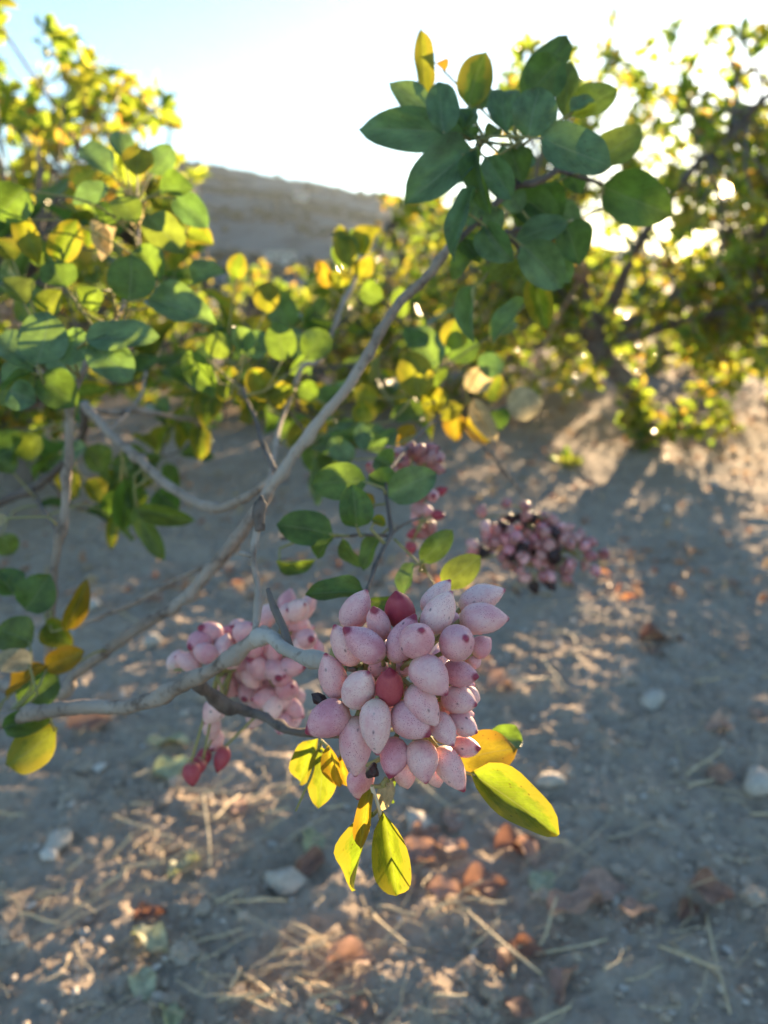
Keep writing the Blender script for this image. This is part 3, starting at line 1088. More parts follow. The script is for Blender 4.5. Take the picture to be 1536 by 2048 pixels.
def leaf_list(Z, s, lst):
    for it in lst:
        (bx, by, tx, ty, w, d, c) = it[:7]
        roll = it[7] if len(it) > 7 else None
        var = it[8] if len(it) > 8 else None
        dd = LR.uniform(-.25, .25) * math.hypot(tx - bx, ty - by) / s / F * d
        if len(it) > 9: dd = it[9]
        B = P(*Z(bx, by), d)
        T = P(*Z(tx, ty), d + dd)
        place_leaf(B, T, w / s / F * d, c, roll, var)


# leafy top of the main branch
leaf_list(Z2, 2.194, [
    (372, 340, 350, 62, 100, .515, 'y', .3, 3), (560, 380, 642, 132, 165, .52, 'y', .2, 0), (400, 430, 222, 262, 150, .505, 'b'),
    (455, 505, 440, 255, 160, .475, 'b', .1, 1), (545, 500, 72, 475, 190, .485, 'b', -.3, 0), (540, 490, 575, 382, 105, .49, 'd'),
    (728, 500, 712, 292, 165, .50, 'b'), (826, 520, 885, 282, 212, .475, 'b', .15, 1), (800, 340, 1008, 58, 170, .53, 'g', .1, 0),
    (830, 330, 972, 175, 205, .515, 'g', .2, 3), (985, 440, 1012, 195, 105, .52, 'g'), (1005, 420, 1222, 288, 150, .50, 'g', .1, 1),
    (1010, 410, 1120, 345, 80, .495, 'b'), (876, 515, 1198, 630, 235, .465, 'b', -.1, 0), (1120, 630, 1325, 465, 175, .525, 'g', 0, 0),
    (1150, 730, 1462, 850, 225, .56, 'g', .3, 1), (580, 565, 292, 775, 225, .485, 'b', 0, 1), (600, 560, 645, 845, 95, .475, 'd', .6, 2),
    (640, 600, 760, 790, 130, .48, 'b', .4), (600, 740, 485, 1045, 95, .47, 'b', .5, 2), (740, 560, 810, 700, 140, .51, 'g'),
    (1000, 890, 765, 960, 150, .52, 'b'), (985, 880, 1060, 1065, 180, .54, 'g', -.2, 1), (795, 985, 985, 1175, 190, .515, 'b', .2, 1),
    (850, 1120, 905, 1360, 130, .55, 'y', .2, 2), (635, 1005, 485, 1125, 135, .53, 'g'), (640, 900, 750, 1060, 140, .495, 'b', .5),
    (835, 1235, 660, 1410, 100, .56, 'b', .5, 2), (600, 1170, 570, 1410, 85, .55, 'b', .6), (760, 750, 960, 880, 180, .55, 'g', .1, 0),
    (560, 400, 660, 270, 110, .54, 'b'), (700, 640, 780, 560, 110, .53, 'd'), (870, 730, 980, 860, 150, .57, 'g'),
    (520, 470, 600, 390, 100, .50, 'b'), (600, 520, 540, 480, 60, .48, 'g'), (640, 520, 700, 470, 80, .485, 'g'),
    (880, 760, 760, 880, 150, .58, 'g'), (1000, 640, 1060, 760, 110, .57, 'g'), (1060, 880, 900, 830, 140, .585, 'b'),
    (690, 820, 660, 960, 110, .50, 'b'), (620, 760, 560, 900, 120, .51, 'b', .3), (700, 700, 800, 840, 150, .53, 'b'), (780, 820, 880, 960, 150, .55, 'g'), (760, 1040, 660, 1150, 130, .55, 'g'), (940, 1020, 1000, 1150, 120, .56, 'b', .3), (520, 930, 620, 1060, 110, .53, 'd'), (720, 640, 860, 600, 130, .54, 'b'), (560, 640, 480, 700, 110, .50, 'b'), (460, 230, 420, 180, 60, .54, 'o'),
])
# left foliage
leaf_list(Z3, 2.194, [
    (490, 500, 352, 355, 140, .63, 'b', .1, 1), (545, 440, 528, 308, 110, .64, 'b'), (600, 510, 612, 366, 145, .62, 'y', 0, 1),
    (660, 500, 752, 385, 125, .64, 'b', .2), (700, 570, 848, 555, 130, .62, 'g'), (480, 560, 312, 620, 120, .62, 'b'),
    (520, 600, 600, 710, 150, .61, 'd'), (770, 600, 910, 730, 135, .64, 'b', .2, 1), (650, 680, 805, 840, 165, .60, 'g', .1, 0),
    (110, 560, -20, 700, 180, .58, 'd'), (90, 690, 165, 885, 115, .60, 'y'), (245, 885, 335, 700, 140, .58, 'y', .2, 1),
    (200, 920, 170, 790, 110, .61, 'g'), (290, 1000, 215, 890, 170, .57, 'd'), (565, 1055, 575, 850, 215, .555, 'd', .1, 0),
    (700, 970, 600, 810, 150, .59, 'g'), (640, 1050, 940, 1130, 190, .57, 'b', -.2, 1), (850, 990, 985, 915, 120, .62, 'b'),
    (1035, 960, 1055, 845, 95, .72, 'y', .1, 0), (1165, 1110, 1185, 965, 125, .74, 'y', .1, 0), (375, 1225, 695, 1195, 175, .54, 'b', -.3, 0),
    (260, 1230, 395, 1300, 180, .55, 'b'), (395, 1235, 585, 1400, 205, .54, 'b', -.1, 0), (155, 1345, -20, 1190, 175, .55, 'b', 0, 1),
    (160, 1335, 215, 1100, 220, .54, 'b', .1, 0), (150, 1370, -10, 1430, 100, .55, 'b', .6), (160, 1380, 10, 1520, 140, .56, 'd'),
    (165, 1390, 340, 1510, 190, .555, 'd', 0, 1), (820, 1280, 940, 1465, 130, .66, 'g', .2), (985, 1490, 1010, 1335, 135, .72, 'y', 0, 0),
    (1170, 1490, 1105, 1355, 130, .74, 'y', .1, 3), (1170, 1480, 1270, 1430, 110, .74, 'y', .2), (925, 1300, 995, 1195, 120, .68, 'd'),
    (1060, 1290, 1040, 1160, 110, .7, 'b'), (1080, 1300, 1160, 1190, 130, .70, 'b'), (1240, 1320, 1215, 1145, 150, .68, 'd', .1, 0),
    (1345, 1310, 1430, 1175, 150, .68, 'd', .2, 1), (1530, 910, 1490, 715, 105, .84, 'y', .2), (110, 1070, 15, 955, 145, .6, 'd'),
    (430, 1000, 390, 1100, 120, .58, 'g'), (200, 1110, 260, 1010, 120, .58, 'g'), (420, 740, 380, 820, 110, .66, 'y'),
    (470, 860, 400, 700, 90, .66, 'c', .4), (500, 720, 440, 880, 70, .66, 'c', .5), (620, 650, 600, 740, 70, .66, 'c', .6),
    (440, 700, 500, 640, 120, .66, 'd'), (330, 560, 420, 470, 140, .68, 'y'), (820, 760, 930, 790, 120, .68, 'y'),
    (60, 880, -20, 780, 120, .62, 'y'), (40, 1450, 150, 1500, 140, .53, 'b'), (330, 1460, 480, 1440, 80, .62, 'y', .4),
    (1480, 900, 1560, 780, 130, .86, 'g'), (1560, 960, 1640, 880, 110, .86, 'y'), (1500, 1000, 1450, 930, 90, .85, 'y'),
    (1440, 1000, 1400, 880, 70, .85, 'o'), (1290, 1440, 1200, 1510, 90, .76, 'y'), (1320, 1420, 1390, 1480, 90, .77, 'd'),
    (1600, 860, 1660, 720, 120, .88, 'y'), (1600, 860, 1540, 740, 90, .88, 'g'), (1580, 1010, 1680, 1040, 110, .86, 'g'),
])
# lower left corner
leaf_list(Z4, 2.194, [
    (110, 965, 215, 810, 180, .57, 'd', .1, 0), (140, 1110, -20, 1040, 190, .55, 'd', 0, 1), (285, 1055, 385, 835, 90, .60, 'o', .4, 2),
    (140, 1205, -30, 1180, 130, .53, 'c', .2, 0), (195, 1215, 375, 1140, 115, .56, 'o', .3, 3), (215, 1215, 10, 1350, 85, .54, 'o', .5),
    (250, 1490, 15, 1650, 215, .50, 'y', 0, 0), (110, 1500, 220, 1430, 100, .52, 'y', .2), (10, 1480, 245, 1415, 120, .49, 'd', .3),
    (250, 1250, 80, 1390, 180, .58, 'd'), (60, 900, -20, 790, 150, .60, 'd'), (200, 1020, 310, 1120, 120, .62, 'y'),
    (530, 440, 470, 560, 100, .80, 'g'), (600, 520, 850, 575, 90, .70, 'd', .4, 2), (590, 510, 720, 750, 90, .72, 'd', .4),
    (690, 440, 780, 530, 130, .74, 'd'), (500, 550, 490, 700, 60, .80, 'y'), (560, 380, 540, 620, 120, .78, 'd'),
    (640, 440, 560, 520, 120, .78, 'g'), (380, 250, 470, 360, 140, .84, 'd'), (340, 360, 300, 480, 120, .85, 'y'),
    (380, 400, 440, 490, 110, .86, 'y'), (180, 200, 80, 300, 150, .80, 'd'), (100, 180, 10, 330, 120, .80, 'g'),
    (860, 160, 890, 300, 100, .95, 'y'), (800, 130, 840, 220, 90, .96, 'y'), (30, 560, -30, 590, 60, .60, 'c', .2),
    (0, 640, 60, 720, 120, .8, 'd'), (-30, 260, 60, 360, 130, .8, 'd'), (270, 300, 390, 250, 110, .82, 'b'),
])
# shaded leaves above the big cluster, yellow ones behind
leaf_list(Z5, 1.829, [
    (485, 785, 280, 745, 150, .485, 'd', 0, 0), (490, 790, 420, 870, 90, .50, 'd', .3), (572, 760, 560, 605, 135, .47, 'd', .1, 1),
    (610, 590, 405, 600, 150, .50, 'd', -.2, 0), (690, 650, 865, 555, 140, .50, 'b', .2, 1), (808, 885, 925, 768, 95, .455, 'd', .2, 1),
    (885, 970, 1025, 862, 120, .445, 'd', .1, 0), (600, 1000, 390, 988, 105, .41, 'd', .3, 1), (620, 1030, 730, 1025, 50, .405, 'd', .6),
    (785, 890, 735, 1010, 70, .455, 'b', .4), (520, 800, 600, 905, 50, .50, 'd', .7, 2), (650, 790, 590, 910, 70, .49, 'g', .4),
    (630, 730, 680, 750, 45, .46, 'y'), (280, 880, 425, 885, 40, .52, 'd', .9, 4), (690, 620, 620, 560, 110, .52, 'd'),
    (84, 300, 112, 160, 100, .74, 'y', 0, 1), (250, 295, 182, 185, 115, .75, 'y', 0, 3), (250, 300, 325, 250, 100, .75, 'y'),
    (800, 285, 765, 105, 145, .77, 'y', .1, 1), (850, 280, 880, 165, 120, .80, 'g'), (810, 315, 915, 290, 100, .80, 'y', .2),
    (600, 380, 590, 295, 100, .80, 'y'), (600, 480, 590, 368, 75, .72, 'b', .3), (560, 515, 470, 440, 90, .70, 'b'),
    (615, 475, 725, 400, 70, .70, 'b', .4), (925, 110, 945, -10, 110, .82, 'y', .1, 0), (990, 180, 1050, 260, 120, .87, 'c', .1, 1),
    (1120, 310, 1255, 300, 140, .88, 'c', 0, 0), (1000, 290, 1085, 445, 75, .86, 'c', .3, 2), (945, 350, 930, 440, 90, .87, 'o'),
    (985, 350, 1060, 450, 110, .88, 'o', .1, 0), (1070, 330, 1100, 400, 110, .89, 'd'), (1060, 300, 1100, 200, 70, .9, 'y'),
    (820, 350, 700, 340, 110, .84, 'g'), (880, 360, 960, 310, 80, .82, 'y'), (760, 100, 830, 40, 120, .78, 'g'),
    (870, 170, 780, 30, 130, .80, 'b'), (900, 130, 1020, 80, 140, .82, 'd'), (1020, 180, 1110, 150, 120, .86, 'b'),
    (1060, 60, 1160, 0, 90, .8, 'b'), (740, 350, 780, 300, 90, .85, 'y'), (420, 130, 330, 200, 60, .8, 'g'),
    (650, 290, 560, 260, 90, .84, 'y'), (500, 380, 430, 400, 40, .8, 'y'), (450, 420, 445, 370, 40, .7, 'o'),
    (700, 540, 640, 500, 110, .58, 'g'), (640, 680, 560, 660, 90, .50, 'o', .5), (720, 460, 780, 380, 80, .72, 'o'),
])
# yellow leaves under the big cluster
leaf_list(Z1, 2.56, [
    (190, 915, 75, 1160, 150, .385, 'y', .2, 1, .01), (215, 960, 200, 1280, 165, .375, 'y', -.1, 0, .0), (250, 945, 305, 1170, 95, .37, 'o', .4, 2, .0),
    (310, 1000, 342, 1172, 60, .375, 'o', .4, 1, .0), (905, 1030, 1222, 960, 240, .352, 'o', .1, 0, .01), (975, 1090, 1448, 1395, 250, .335, 'y', -.1, 1, -.01),
    (1080, 880, 1262, 930, 130, .40, 'g', .2, 1, .01), (530, 1290, 600, 1755, 200, .318, 'y', .1, 4, .0), (470, 1165, 395, 1497, 95, .316, 'o', .2, 1, .0),
    (560, 1110, 528, 1278, 95, .322, 'c', .1, 3, .0), (480, 1290, 345, 1710, 130, .33, 'y', .5, 2, .01), (590, 1110, 560, 1260, 60, .34, 'g', .5, 1, .01),
])


# filler whorls on the far shoots of this tree
def whorl(px, py, d, n, kinds, size=.055):
    e = P(px, py, d)
    s = nearest(e, 1.2)
    mid = s.lerp(e, .55) + Vector((LR.uniform(-.02, .02), LR.uniform(-.02, .02), LR.uniform(-.03, .0)))
    branch([s, mid, e], [.0030, .0026, .0018], 'bark_dark', 'twig', 6, .02, .1, 2)
    ax = (e - mid).normalized()
    for i in range(n):
        dv = (ax * LR.uniform(-.2, .8) + Vector((LR.gauss(0, 1), LR.gauss(0, 1), LR.gauss(0, .9))).normalized()).normalized()
        B = e - ax * LR.random() * .05 + dv * .012
        L = size * LR.uniform(.7, 1.25)
        if in_chink(B + dv * L * .5, .004): continue
        place_leaf(B, B + dv * L, L * LR.uniform(.52, .68), LR.choice(kinds), LR.uniform(-.5, .5), None,
                   Vector((LR.gauss(0, .5), LR.gauss(-.3, .5), 1)), .05)


for (px, py, d, n, kinds) in [
        (480, 640, .95, 8, 'gyb'), (430, 760, 1.0, 8, 'gyyb'), (610, 660, .95, 8, 'gdb'), (560, 790, 1.0, 9, 'gyy'),
        (700, 830, .95, 9, 'gyb'), (740, 560, 1.0, 7, 'gyy'), (860, 650, 1.0, 8, 'gbd'), (300, 920, 1.05, 8, 'gyd'),
        (230, 1010, .95, 7, 'gdy'), (330, 700, 1.0, 8, 'gyy'), (370, 830, 1.1, 7, 'gyy'), (60, 900, .95, 8, 'gdd'),
        (770, 480, 1.0, 7, 'yyo'), (640, 840, 1.1, 8, 'gyy'), (180, 760, .95, 7, 'gdb'), (760, 740, 1.05, 8, 'ggy'),
        (60, 420, .95, 8, 'gyd'), (210, 480, 1.0, 8, 'gyy'), (350, 560, 1.05, 7, 'gyy'), (700, 900, .8, 7, 'gbg'),
        (60, 560, .9, 7, 'gdb'), (820, 830, 1.05, 7, 'ygy')]:
    whorl(px, py, d, n, kinds)

# ------------------------------------------------------------------ nuts
NUT = {}
for kind in ('nut', 'nut_blush', 'nut_red', 'nut_small', 'nut_black'):
    NUT[kind] = []
    for s in range(3):
        V, Fc = [], []
        nut_arrays(V, Fc, Vector((0, 0, 0)), Vector((0, 1, 0)), 1.0, 1.0, 22 if kind != 'nut_small' else 14, None,
                   bend=(.02, -.03, .05)[s], flat=(1, .93, .97)[s], rough=(.06 if kind != 'nut_black' else .7), seed=s * 5)
        NUT[kind].append(mesh(kind, V, Fc, M[kind]))


def nut_frame(B, T, W):
    yv = T - B
    L = yv.length
    yn = yv / L
    a = (yn.orthogonal().normalized())
    a = Matrix.Rotation(LR.random() * 6.28, 3, yn) @ a
    b = yn.cross(a)
    m = Matrix.Identity(4)
    for r_ in range(3):
        m[r_][0] = -b[r_] * W; m[r_][1] = yn[r_] * L; m[r_][2] = a[r_] * W; m[r_][3] = B[r_]
    return m


# the big cluster: (tip, base) as seen, width, kind, extra depth
BIG = [
    (445, 152, 340, 345, 150, 'nut', .012), (478, 238, 528, 400, 128, 'nut', .006), (592, 160, 640, 345, 160, 'nut_red', .012),
    (874, 100, 735, 270, 122, 'nut', .016), (880, 158, 750, 370, 165, 'nut', .0), (1155, 150, 918, 250, 148, 'nut', .008),
    (1175, 300, 916, 305, 165, 'nut', -.003), (276, 330, 390, 535, 150, 'nut', .004), (322, 345, 530, 505, 168, 'nut_blush', -.003),
    (695, 275, 575, 525, 150, 'nut', .002), (727, 355, 690, 450, 188, 'nut', -.010), (957, 400, 870, 455, 188, 'nut', -.008),
    (1082, 400, 980, 480, 115, 'nut', .014), (1028, 490, 960, 540, 90, 'nut_blush', .02), (230, 476, 305, 705, 150, 'nut', .004),
    (455, 572, 365, 735, 172, 'nut', -.002), (562, 552, 552, 738, 150, 'nut_red', -.003), (858, 692, 680, 510, 185, 'nut', -.010),
    (1018, 598, 840, 565, 135, 'nut', .004), (808, 852, 668, 640, 168, 'nut', -.005), (1008, 742, 835, 700, 150, 'nut', .006),
    (1024, 715, 930, 690, 110, 'nut', .015), (128, 888, 352, 758, 196, 'nut', -.006), (500, 1002, 488, 708, 168, 'nut', -.010),
    (386, 1112, 388, 798, 172, 'nut', -.003), (772, 902, 585, 745, 190, 'nut', -.004), (888, 955, 795, 790, 135, 'nut', -.001),
    (1010, 885, 870, 805, 125, 'nut', .003), (1028, 965, 885, 945, 112, 'nut_blush', .010), (562, 1122, 590, 905, 152, 'nut', .001),
    (750, 1148, 705, 915, 168, 'nut', -.001), (945, 1188, 805, 960, 152, 'nut_blush', .003), (398, 1228, 432, 1050, 140, 'nut', .014),
    (655, 1172, 630, 1030, 118, 'nut', .018), (812, 1165, 780, 1040, 120, 'nut', .016), (995, 790, 890, 800, 110, 'nut', .018),
    (905, 270, 865, 350, 110, 'nut', .014), (300, 900, 330, 780, 120, 'nut', .02), (620, 470, 640, 600, 110, 'nut', .02),
    (830, 520, 780, 640, 120, 'nut', .022), (470, 640, 520, 760, 120, 'nut', .022), (1000, 640, 900, 640, 120, 'nut', .022),
    (480, 500, 520, 600, 110, 'nut', .022), (720, 660, 650, 720, 120, 'nut', .022), (880, 760, 800, 760, 120, 'nut', .024),
]
D0 = .332
cc = (650, 660)
ctr3 = P(*Z1(*cc), D0)


def rachis(name, pts_r, mat='petiole', parent=None):
    V, Fc = [], []
    for pts, r in pts_r:
        tube(V, Fc, pts, r, 6, .008)
    return obj(name, mesh('cluster_stem', V, Fc, M[mat]), parent)


core = [P(*Z1(x, y), d) - TB for x, y, d in ((255, 478, .337), (420, 520, .338), (600, 600, .335), (690, 760, .335), (700, 960, .338))]
jobs = []
stems = [(core, [.0042, .004, .0036, .003, .002])]
LMAX = 262 / 2.56 / F * .31
spine, _ = spline(core, .003, .006)
for (tx, ty, bx, by, w, kind, dz) in BIG:
    mx, my = (tx + bx) / 2, (ty + by) / 2
    q = ((mx - cc[0]) / 560) ** 2 + ((my - cc[1]) / 600) ** 2
    d = D0 - .030 * math.sqrt(max(0, 1 - q)) + dz
    proj = math.hypot(tx - bx, ty - by) / 2.56 / F * d
    dzv = math.sqrt(max(0, LMAX ** 2 - proj ** 2)) * .75
    if dz > .012: dzv *= -.2
    tip, base = P(*Z1(tx, ty), d - dzv * .5), P(*Z1(bx, by), d + dzv * .5)
    if kind == 'nut_red' and dz < .004: base = base.lerp(tip, .02)
    if kind == 'nut' and (tx * 7 + ty * 3) % 10 < 1: kind = 'nut_blush'
    jobs.append((base - TB, tip - TB, w / 2.56 / F * d * 1.01, kind))
# nuts on the far side, seen only from elsewhere
rr = random.Random(3)
for i in range(16):
    a = rr.random() * 6.28; e = rr.uniform(-.8, .8)
    dirv = (RGT * math.cos(a) + UPV * math.sin(a)) * math.cos(e) * .7 + FWD * rr.uniform(.5, 1)
    dirv.normalize()
    c = ctr3 + FWD * .012 + dirv * .016
    jobs.append((c - TB, c + dirv * .021 - TB, .0135, 'nut'))
for (b, t, w, kind) in jobs:
    s = min(spine, key=lambda q: (q - b).length)
    stems.append(([s, s.lerp(b, .6) + (b - t).normalized() * .001, b + (t - b) * .06], [.0012, .0010, .0011]))
big = rachis('nut_cluster', stems, 'petiole', tree)
tag(big, 'large sharp pink and cream nut cluster with magenta tips')
for i, (b, t, w, kind) in enumerate(jobs):
    obj('nut', NUT[kind][i % 3], big, mat=nut_frame(b, t, w))
# dried brown husks in the big cluster
for (x0, y0, x1, y1, w, d) in ((250, 740, 160, 685, 62, .318), (450, 1060, 505, 1105, 75, .322)):
    obj('husk', NUT['nut_black'][1], big, mat=nut_frame(P(*Z1(x0, y0), d) - TB, P(*Z1(x1, y1), d) - TB, w / 2.56 / F * d))


def loose_cluster(name, Z, s, lst, d0, kind, core_pts, nlen, nwid, label, spread=.02, blur=0, mats=None):
    rr = random.Random(len(lst) * 7 + 1)
    core = [P(*Z(x, y), d) - TB for x, y, d in core_pts]
    sp, _ = spline(core, .002, .008)
    st = [(core, [.0032] + [.0022] * (len(core) - 1))]
    js = []
    for it in lst:
        x, y = it[:2]
        k = it[2] if len(it) > 2 else (rr.choice(mats) if mats else kind)
        d = d0 + rr.uniform(-spread, spread)
        c = P(*Z(x, y), d) - TB
        q = min(sp, key=lambda v: (v - c).length)
        dv = (c - q)
        dv = (dv.normalized() if dv.length > 1e-4 else Vector((0, 0, 1)))
        dv = (dv * .8 + Vector((rr.gauss(0, .5), rr.gauss(-.3, .4), rr.gauss(0, .5)))).normalized()
        L = nlen * rr.uniform(.85, 1.1)
        W = nwid * rr.uniform(.9, 1.1)
        if k == 'nut_red': L *= .8; W *= .8
        b, t = c - dv * L * .5, c + dv * L * .5
        js.append((b, t, W, k))
        st.append(([q, q.lerp(b, .5), b + dv * .001], [.0012, .0010, .0009]))
    o = rachis(name, st, 'petiole', tree)
    tag(o, label)
    for i, (b, t, W, k) in enumerate(js):
        obj('nut', NUT[k][i % 3], o, mat=nut_frame(b, t, W))
    return o


loose_cluster('nut_cluster', Z4, 2.194, [
    (920, 1060), (895, 1150), (825, 1195), (780, 1185), (1000, 1075), (1045, 1050), (980, 1125), (1060, 1180), (1130, 1215), (1210, 1232),
    (1282, 1215), (1200, 1140), (1000, 1300), (1060, 1235), (1150, 1285), (1262, 1310), (1230, 1365), (1168, 1352), (1120, 1425), (1292, 1400),
    (1280, 1445), (1240, 1465), (1345, 950), (1262, 930), (1292, 1020), (1315, 1060), (1352, 1090), (1372, 1135), (1172, 990), (942, 1410),
    (930, 1480), (940, 1540), (885, 1620, 'nut_red'), (842, 1685, 'nut_red'), (970, 1620, 'nut_red'), (1100, 1120), (950, 1190), (1110, 1260),
    (1020, 1220), (1190, 1290), (1230, 1260), (1310, 960), (1270, 980), (1330, 1120), (1090, 1330), (1000, 1160), (1150, 1170), (860, 1660, 'nut_red'),
    (870, 1110), (1080, 1060), (1200, 1400), (1300, 1350)], .50, 'nut', [(850, 1275, .42), (960, 1230, .49), (1080, 1220, .50), (1180, 1250, .50), (1230, 1330, .50)],
    .0205, .0138, 'pink nut cluster hanging behind the forked grey branch, small red nuts below it', .02, mats=['nut', 'nut', 'nut_blush'])
rr = random.Random(8)
dark = []
for _ in range(150):
    u, v = rr.gauss(0, .42), rr.gauss(0, .42)
    if math.hypot(u, v) > .95: continue
    x, y = 1068 + u * 150, 1090 + v * 88 + u * 22
    k = 'nut_black' if rr.random() < .2 else rr.choice(['nut_small', 'nut_small', 'nut_blush'])
    dark.append((x, y, k))
loose_cluster('nut_cluster', lambda x, y: (x, y), 1, dark, .86, 'nut_small',
              [(1055, 1010, .87), (1060, 1060, .86), (1040, 1100, .86), (1080, 1130, .86), (1130, 1100, .86)],
              .0185, .0125, 'blackened dusky pink nut cluster hanging alone over bare soil', .03)
loose_cluster('nut_cluster', Z5, 1.829, [
    (630, 540), (690, 490), (712, 555), (740, 520), (782, 500), (840, 472), (872, 505), (882, 625, 'nut_red'), (850, 645, 'nut_blush'), (832, 700, 'nut_blush'),
    (872, 715, 'nut_red'), (800, 690), (780, 782, 'nut_red'), (842, 762), (770, 835, 'nut_red'), (800, 640), (760, 545), (820, 520), (805, 475), (815, 780), (790, 720, 'nut_blush'),
    (860, 540), (730, 490), (770, 470), (850, 500)], .64, 'nut_small', [(760, 500, .64), (780, 560, .64), (800, 640, .64), (810, 740, .63)],
    .0185, .0115, 'sparse red and pink nut cluster among leaves beside the dark twig', .02)

# ------------------------------------------------------------------ litter on the soil
def straw_mesh(seed):
    rr = random.Random(seed)
    pts = [Vector((0, 0, 0))]
    a = 0
    for i in range(4):
        a += rr.uniform(-.3, .3)
        if i == 2 and seed % 3 == 0: a += rr.choice((-.8, .8))
        pts.append(pts[-1] + Vector((math.sin(a), math.cos(a), rr.uniform(-.06, .12))) * .25)
    V, Fc = [], []
    tube(V, Fc, pts, [.011, .011, .010, .009, .007], 5, .12)
    return mesh('straw', V, Fc, M['straw'])


STRAW = [straw_mesh(s) for s in range(9)]
STRAW_THICK = []
for s in range(3):
    V, Fc = [], []
    rr = random.Random(s)
    tube(V, Fc, [(0, 0, 0), (.04 * s, .35, .05), (.02, .7, .02), (0, 1, .04)], [.034, .034, .03, .026], 7, .1, .1)
    STRAW_THICK.append(mesh('stem', V, Fc, M['straw']))


def lay(me, a, b, w, z0=.004, tilt=0.0):
    """lays a unit-long thing from ground point a to b"""
    A = Vector((a.x, a.y, gz(a.x, a.y) + z0)); B = Vector((b.x, b.y, gz(b.x, b.y) + z0 + tilt))
    return frame(A, B, w, Vector((0, 0, 1)), 0)


GR = random.Random(99)


def straw(px0, py0, px1, py1, label, thick=False, tilt=0.01, group=None):
    a, b = G(px0, py0), G(px1, py1)
    me = GR.choice(STRAW_THICK if thick else STRAW)
    L = (b - a).length
    m = lay(me, a, b, L, .005, tilt)
    s = (.0019 / .034 if thick else GR.uniform(.0005, .0011) / .011) / L
    for r_ in range(3):
        m[r_][0] *= s; m[r_][2] *= s
    o = obj('straw', me, None, mat=m)
    tag(o, label, 'straw', group)
    return o


straw(355, 1580, 470, 1625, 'thick pale cut straw stub crossing a sunlit tuft', True, .03)
straw(480, 1600, 430, 1670, 'short curved straw stub bent over beside a sunlit tuft', True, .02)
straw(850, 1755, 1080, 1985, 'long golden straw stalk lying slantwise over clods below the yellow leaves', True, .02)
straw(380, 1770, 690, 1960, 'long thin straw stalk running slantwise over dark clods', False, .01)
straw(485, 1960, 580, 2050, 'short thick golden straw piece in the sunlit stubble', True, .02)
straw(60, 1890, 560, 1690, 'very long thin dull straw lying across the shaded soil', False, .01)
straw(1410, 1850, 1455, 2060, 'upright-lying pale straw below a folded russet leaf', True, .01)
straw(1070, 1905, 1110, 1845, 'pale hooked straw end beside two rosy fallen leaves', True, .03)
straw(1380, 2050, 1450, 1990, 'short dull straw near the pale straw below the russet leaf', False, .02)
straw(740, 1830, 810, 1930, 'curved straw piece pointing at the long golden stalk', True, .02)
straw(1130, 1410, 1080, 1360, 'short golden straw lit by sun on bare soil', True, .02)
straw(40, 1840, 120, 1880, 'bent brown twig-like straw on shaded soil', True, .02)
straw(420, 1740, 410, 1640, 'curled straw standing in the sunlit tuft', True, .05)
for i in range(190):
    px, py = GR.uniform(-60, 1600), 1000 + 1080 * GR.random() ** .7
    a = GR.uniform(-.5, .9) if GR.random() < .75 else GR.uniform(0, 3.1)
    L = GR.uniform(40, 170) * (.35 + .65 * (py - 900) / 1100)
    straw(px, py, px + L * math.cos(a), py + L * math.sin(a) * .8, 'thin dry straw scattered on the grey soil', GR.random() < .18, GR.uniform(.0, .03),
          'thin straws scattered over the soil')


for i in range(85):
    cx, cy = GR.choice(((450, 1640), (330, 1720), (520, 1960), (600, 1900), (900, 1860), (110, 1800), (1180, 1280), (560, 2010)))
    px, py = GR.gauss(cx, 70), GR.gauss(cy, 32)
    a = GR.gauss(.25, .6)
    L = GR.uniform(35, 120)
    straw(px, py, px + L * math.cos(a), py + L * math.sin(a) * .7, 'thin dry straw scattered on the grey soil', GR.random() < .25, GR.uniform(.0, .035),
          'thin straws scattered over the soil')


def fallen(px, py, Lpx, ang, kind, label, wfrac=.62, group=None, lift=.008, variant=None, tilt=.2):
    a = G(px, py)
    d = (a - CAM).dot(FWD)
    L = Lpx / F * d * 1.1
    dv = Vector((math.cos(ang), math.sin(ang), 0))
    me = LEAF[kind][variant if variant is not None else GR.randrange(5)]
    A = Vector((a.x, a.y, gz(a.x, a.y) + lift)) - dv * L * .5
    B = A + dv * L + Vector((0, 0, GR.uniform(-.05, .25) * L * tilt * 3))
    m = frame(A, B, L * wfrac, Vector((GR.gauss(0, tilt), GR.gauss(0, tilt) - .15, 1)), GR.uniform(-tilt, tilt) * 1.6)
    o = obj('fallen_leaf', me, None, mat=m)
    tag(o, label, 'leaf', group)
    return o


fallen(300, 1886, 85, -.5, 'palegreen', 'pale green fallen leaf on dark clods below the sunlit straw tuft', .6, variant=1)
fallen(338, 1500, 75, .2, 'palegreen', 'pale green fallen leaf below the drooping small red nuts', .7, variant=0)
fallen(345, 1548, 70, .5, 'palegreen', 'greyish pale leaf lying next to the pale green one under red nuts', .6, variant=2)
fallen(1090, 1770, 62, 0.1, 'palegreen', 'small round pale green leaf on soil between russet leaves', .8, variant=0)
fallen(970, 1772, 85, .1, 'russet', 'curled russet leaf with dark underside on soil below the big leaf', .7, variant=2)
fallen(838, 1715, 70, .2, 'rosy', 'rosy fallen leaf on soil beside the hanging yellow leaves', .65, variant=1)
fallen(1205, 1795, 95, .3, 'rosy', 'upper of two overlapping rosy beige leaves on the soil', .7, variant=0)
fallen(1150, 1835, 120, .5, 'rosy', 'lower of two overlapping rosy beige leaves with sunlit rim', .5, lift=.014, variant=1)
fallen(1418, 1820, 75, -.4, 'russet', 'folded russet leaf above a pale straw', .8, variant=2)
fallen(1370, 1840, 60, .8, 'russet', 'dark red-brown leaf tucked beside the folded russet one', .6, variant=4)
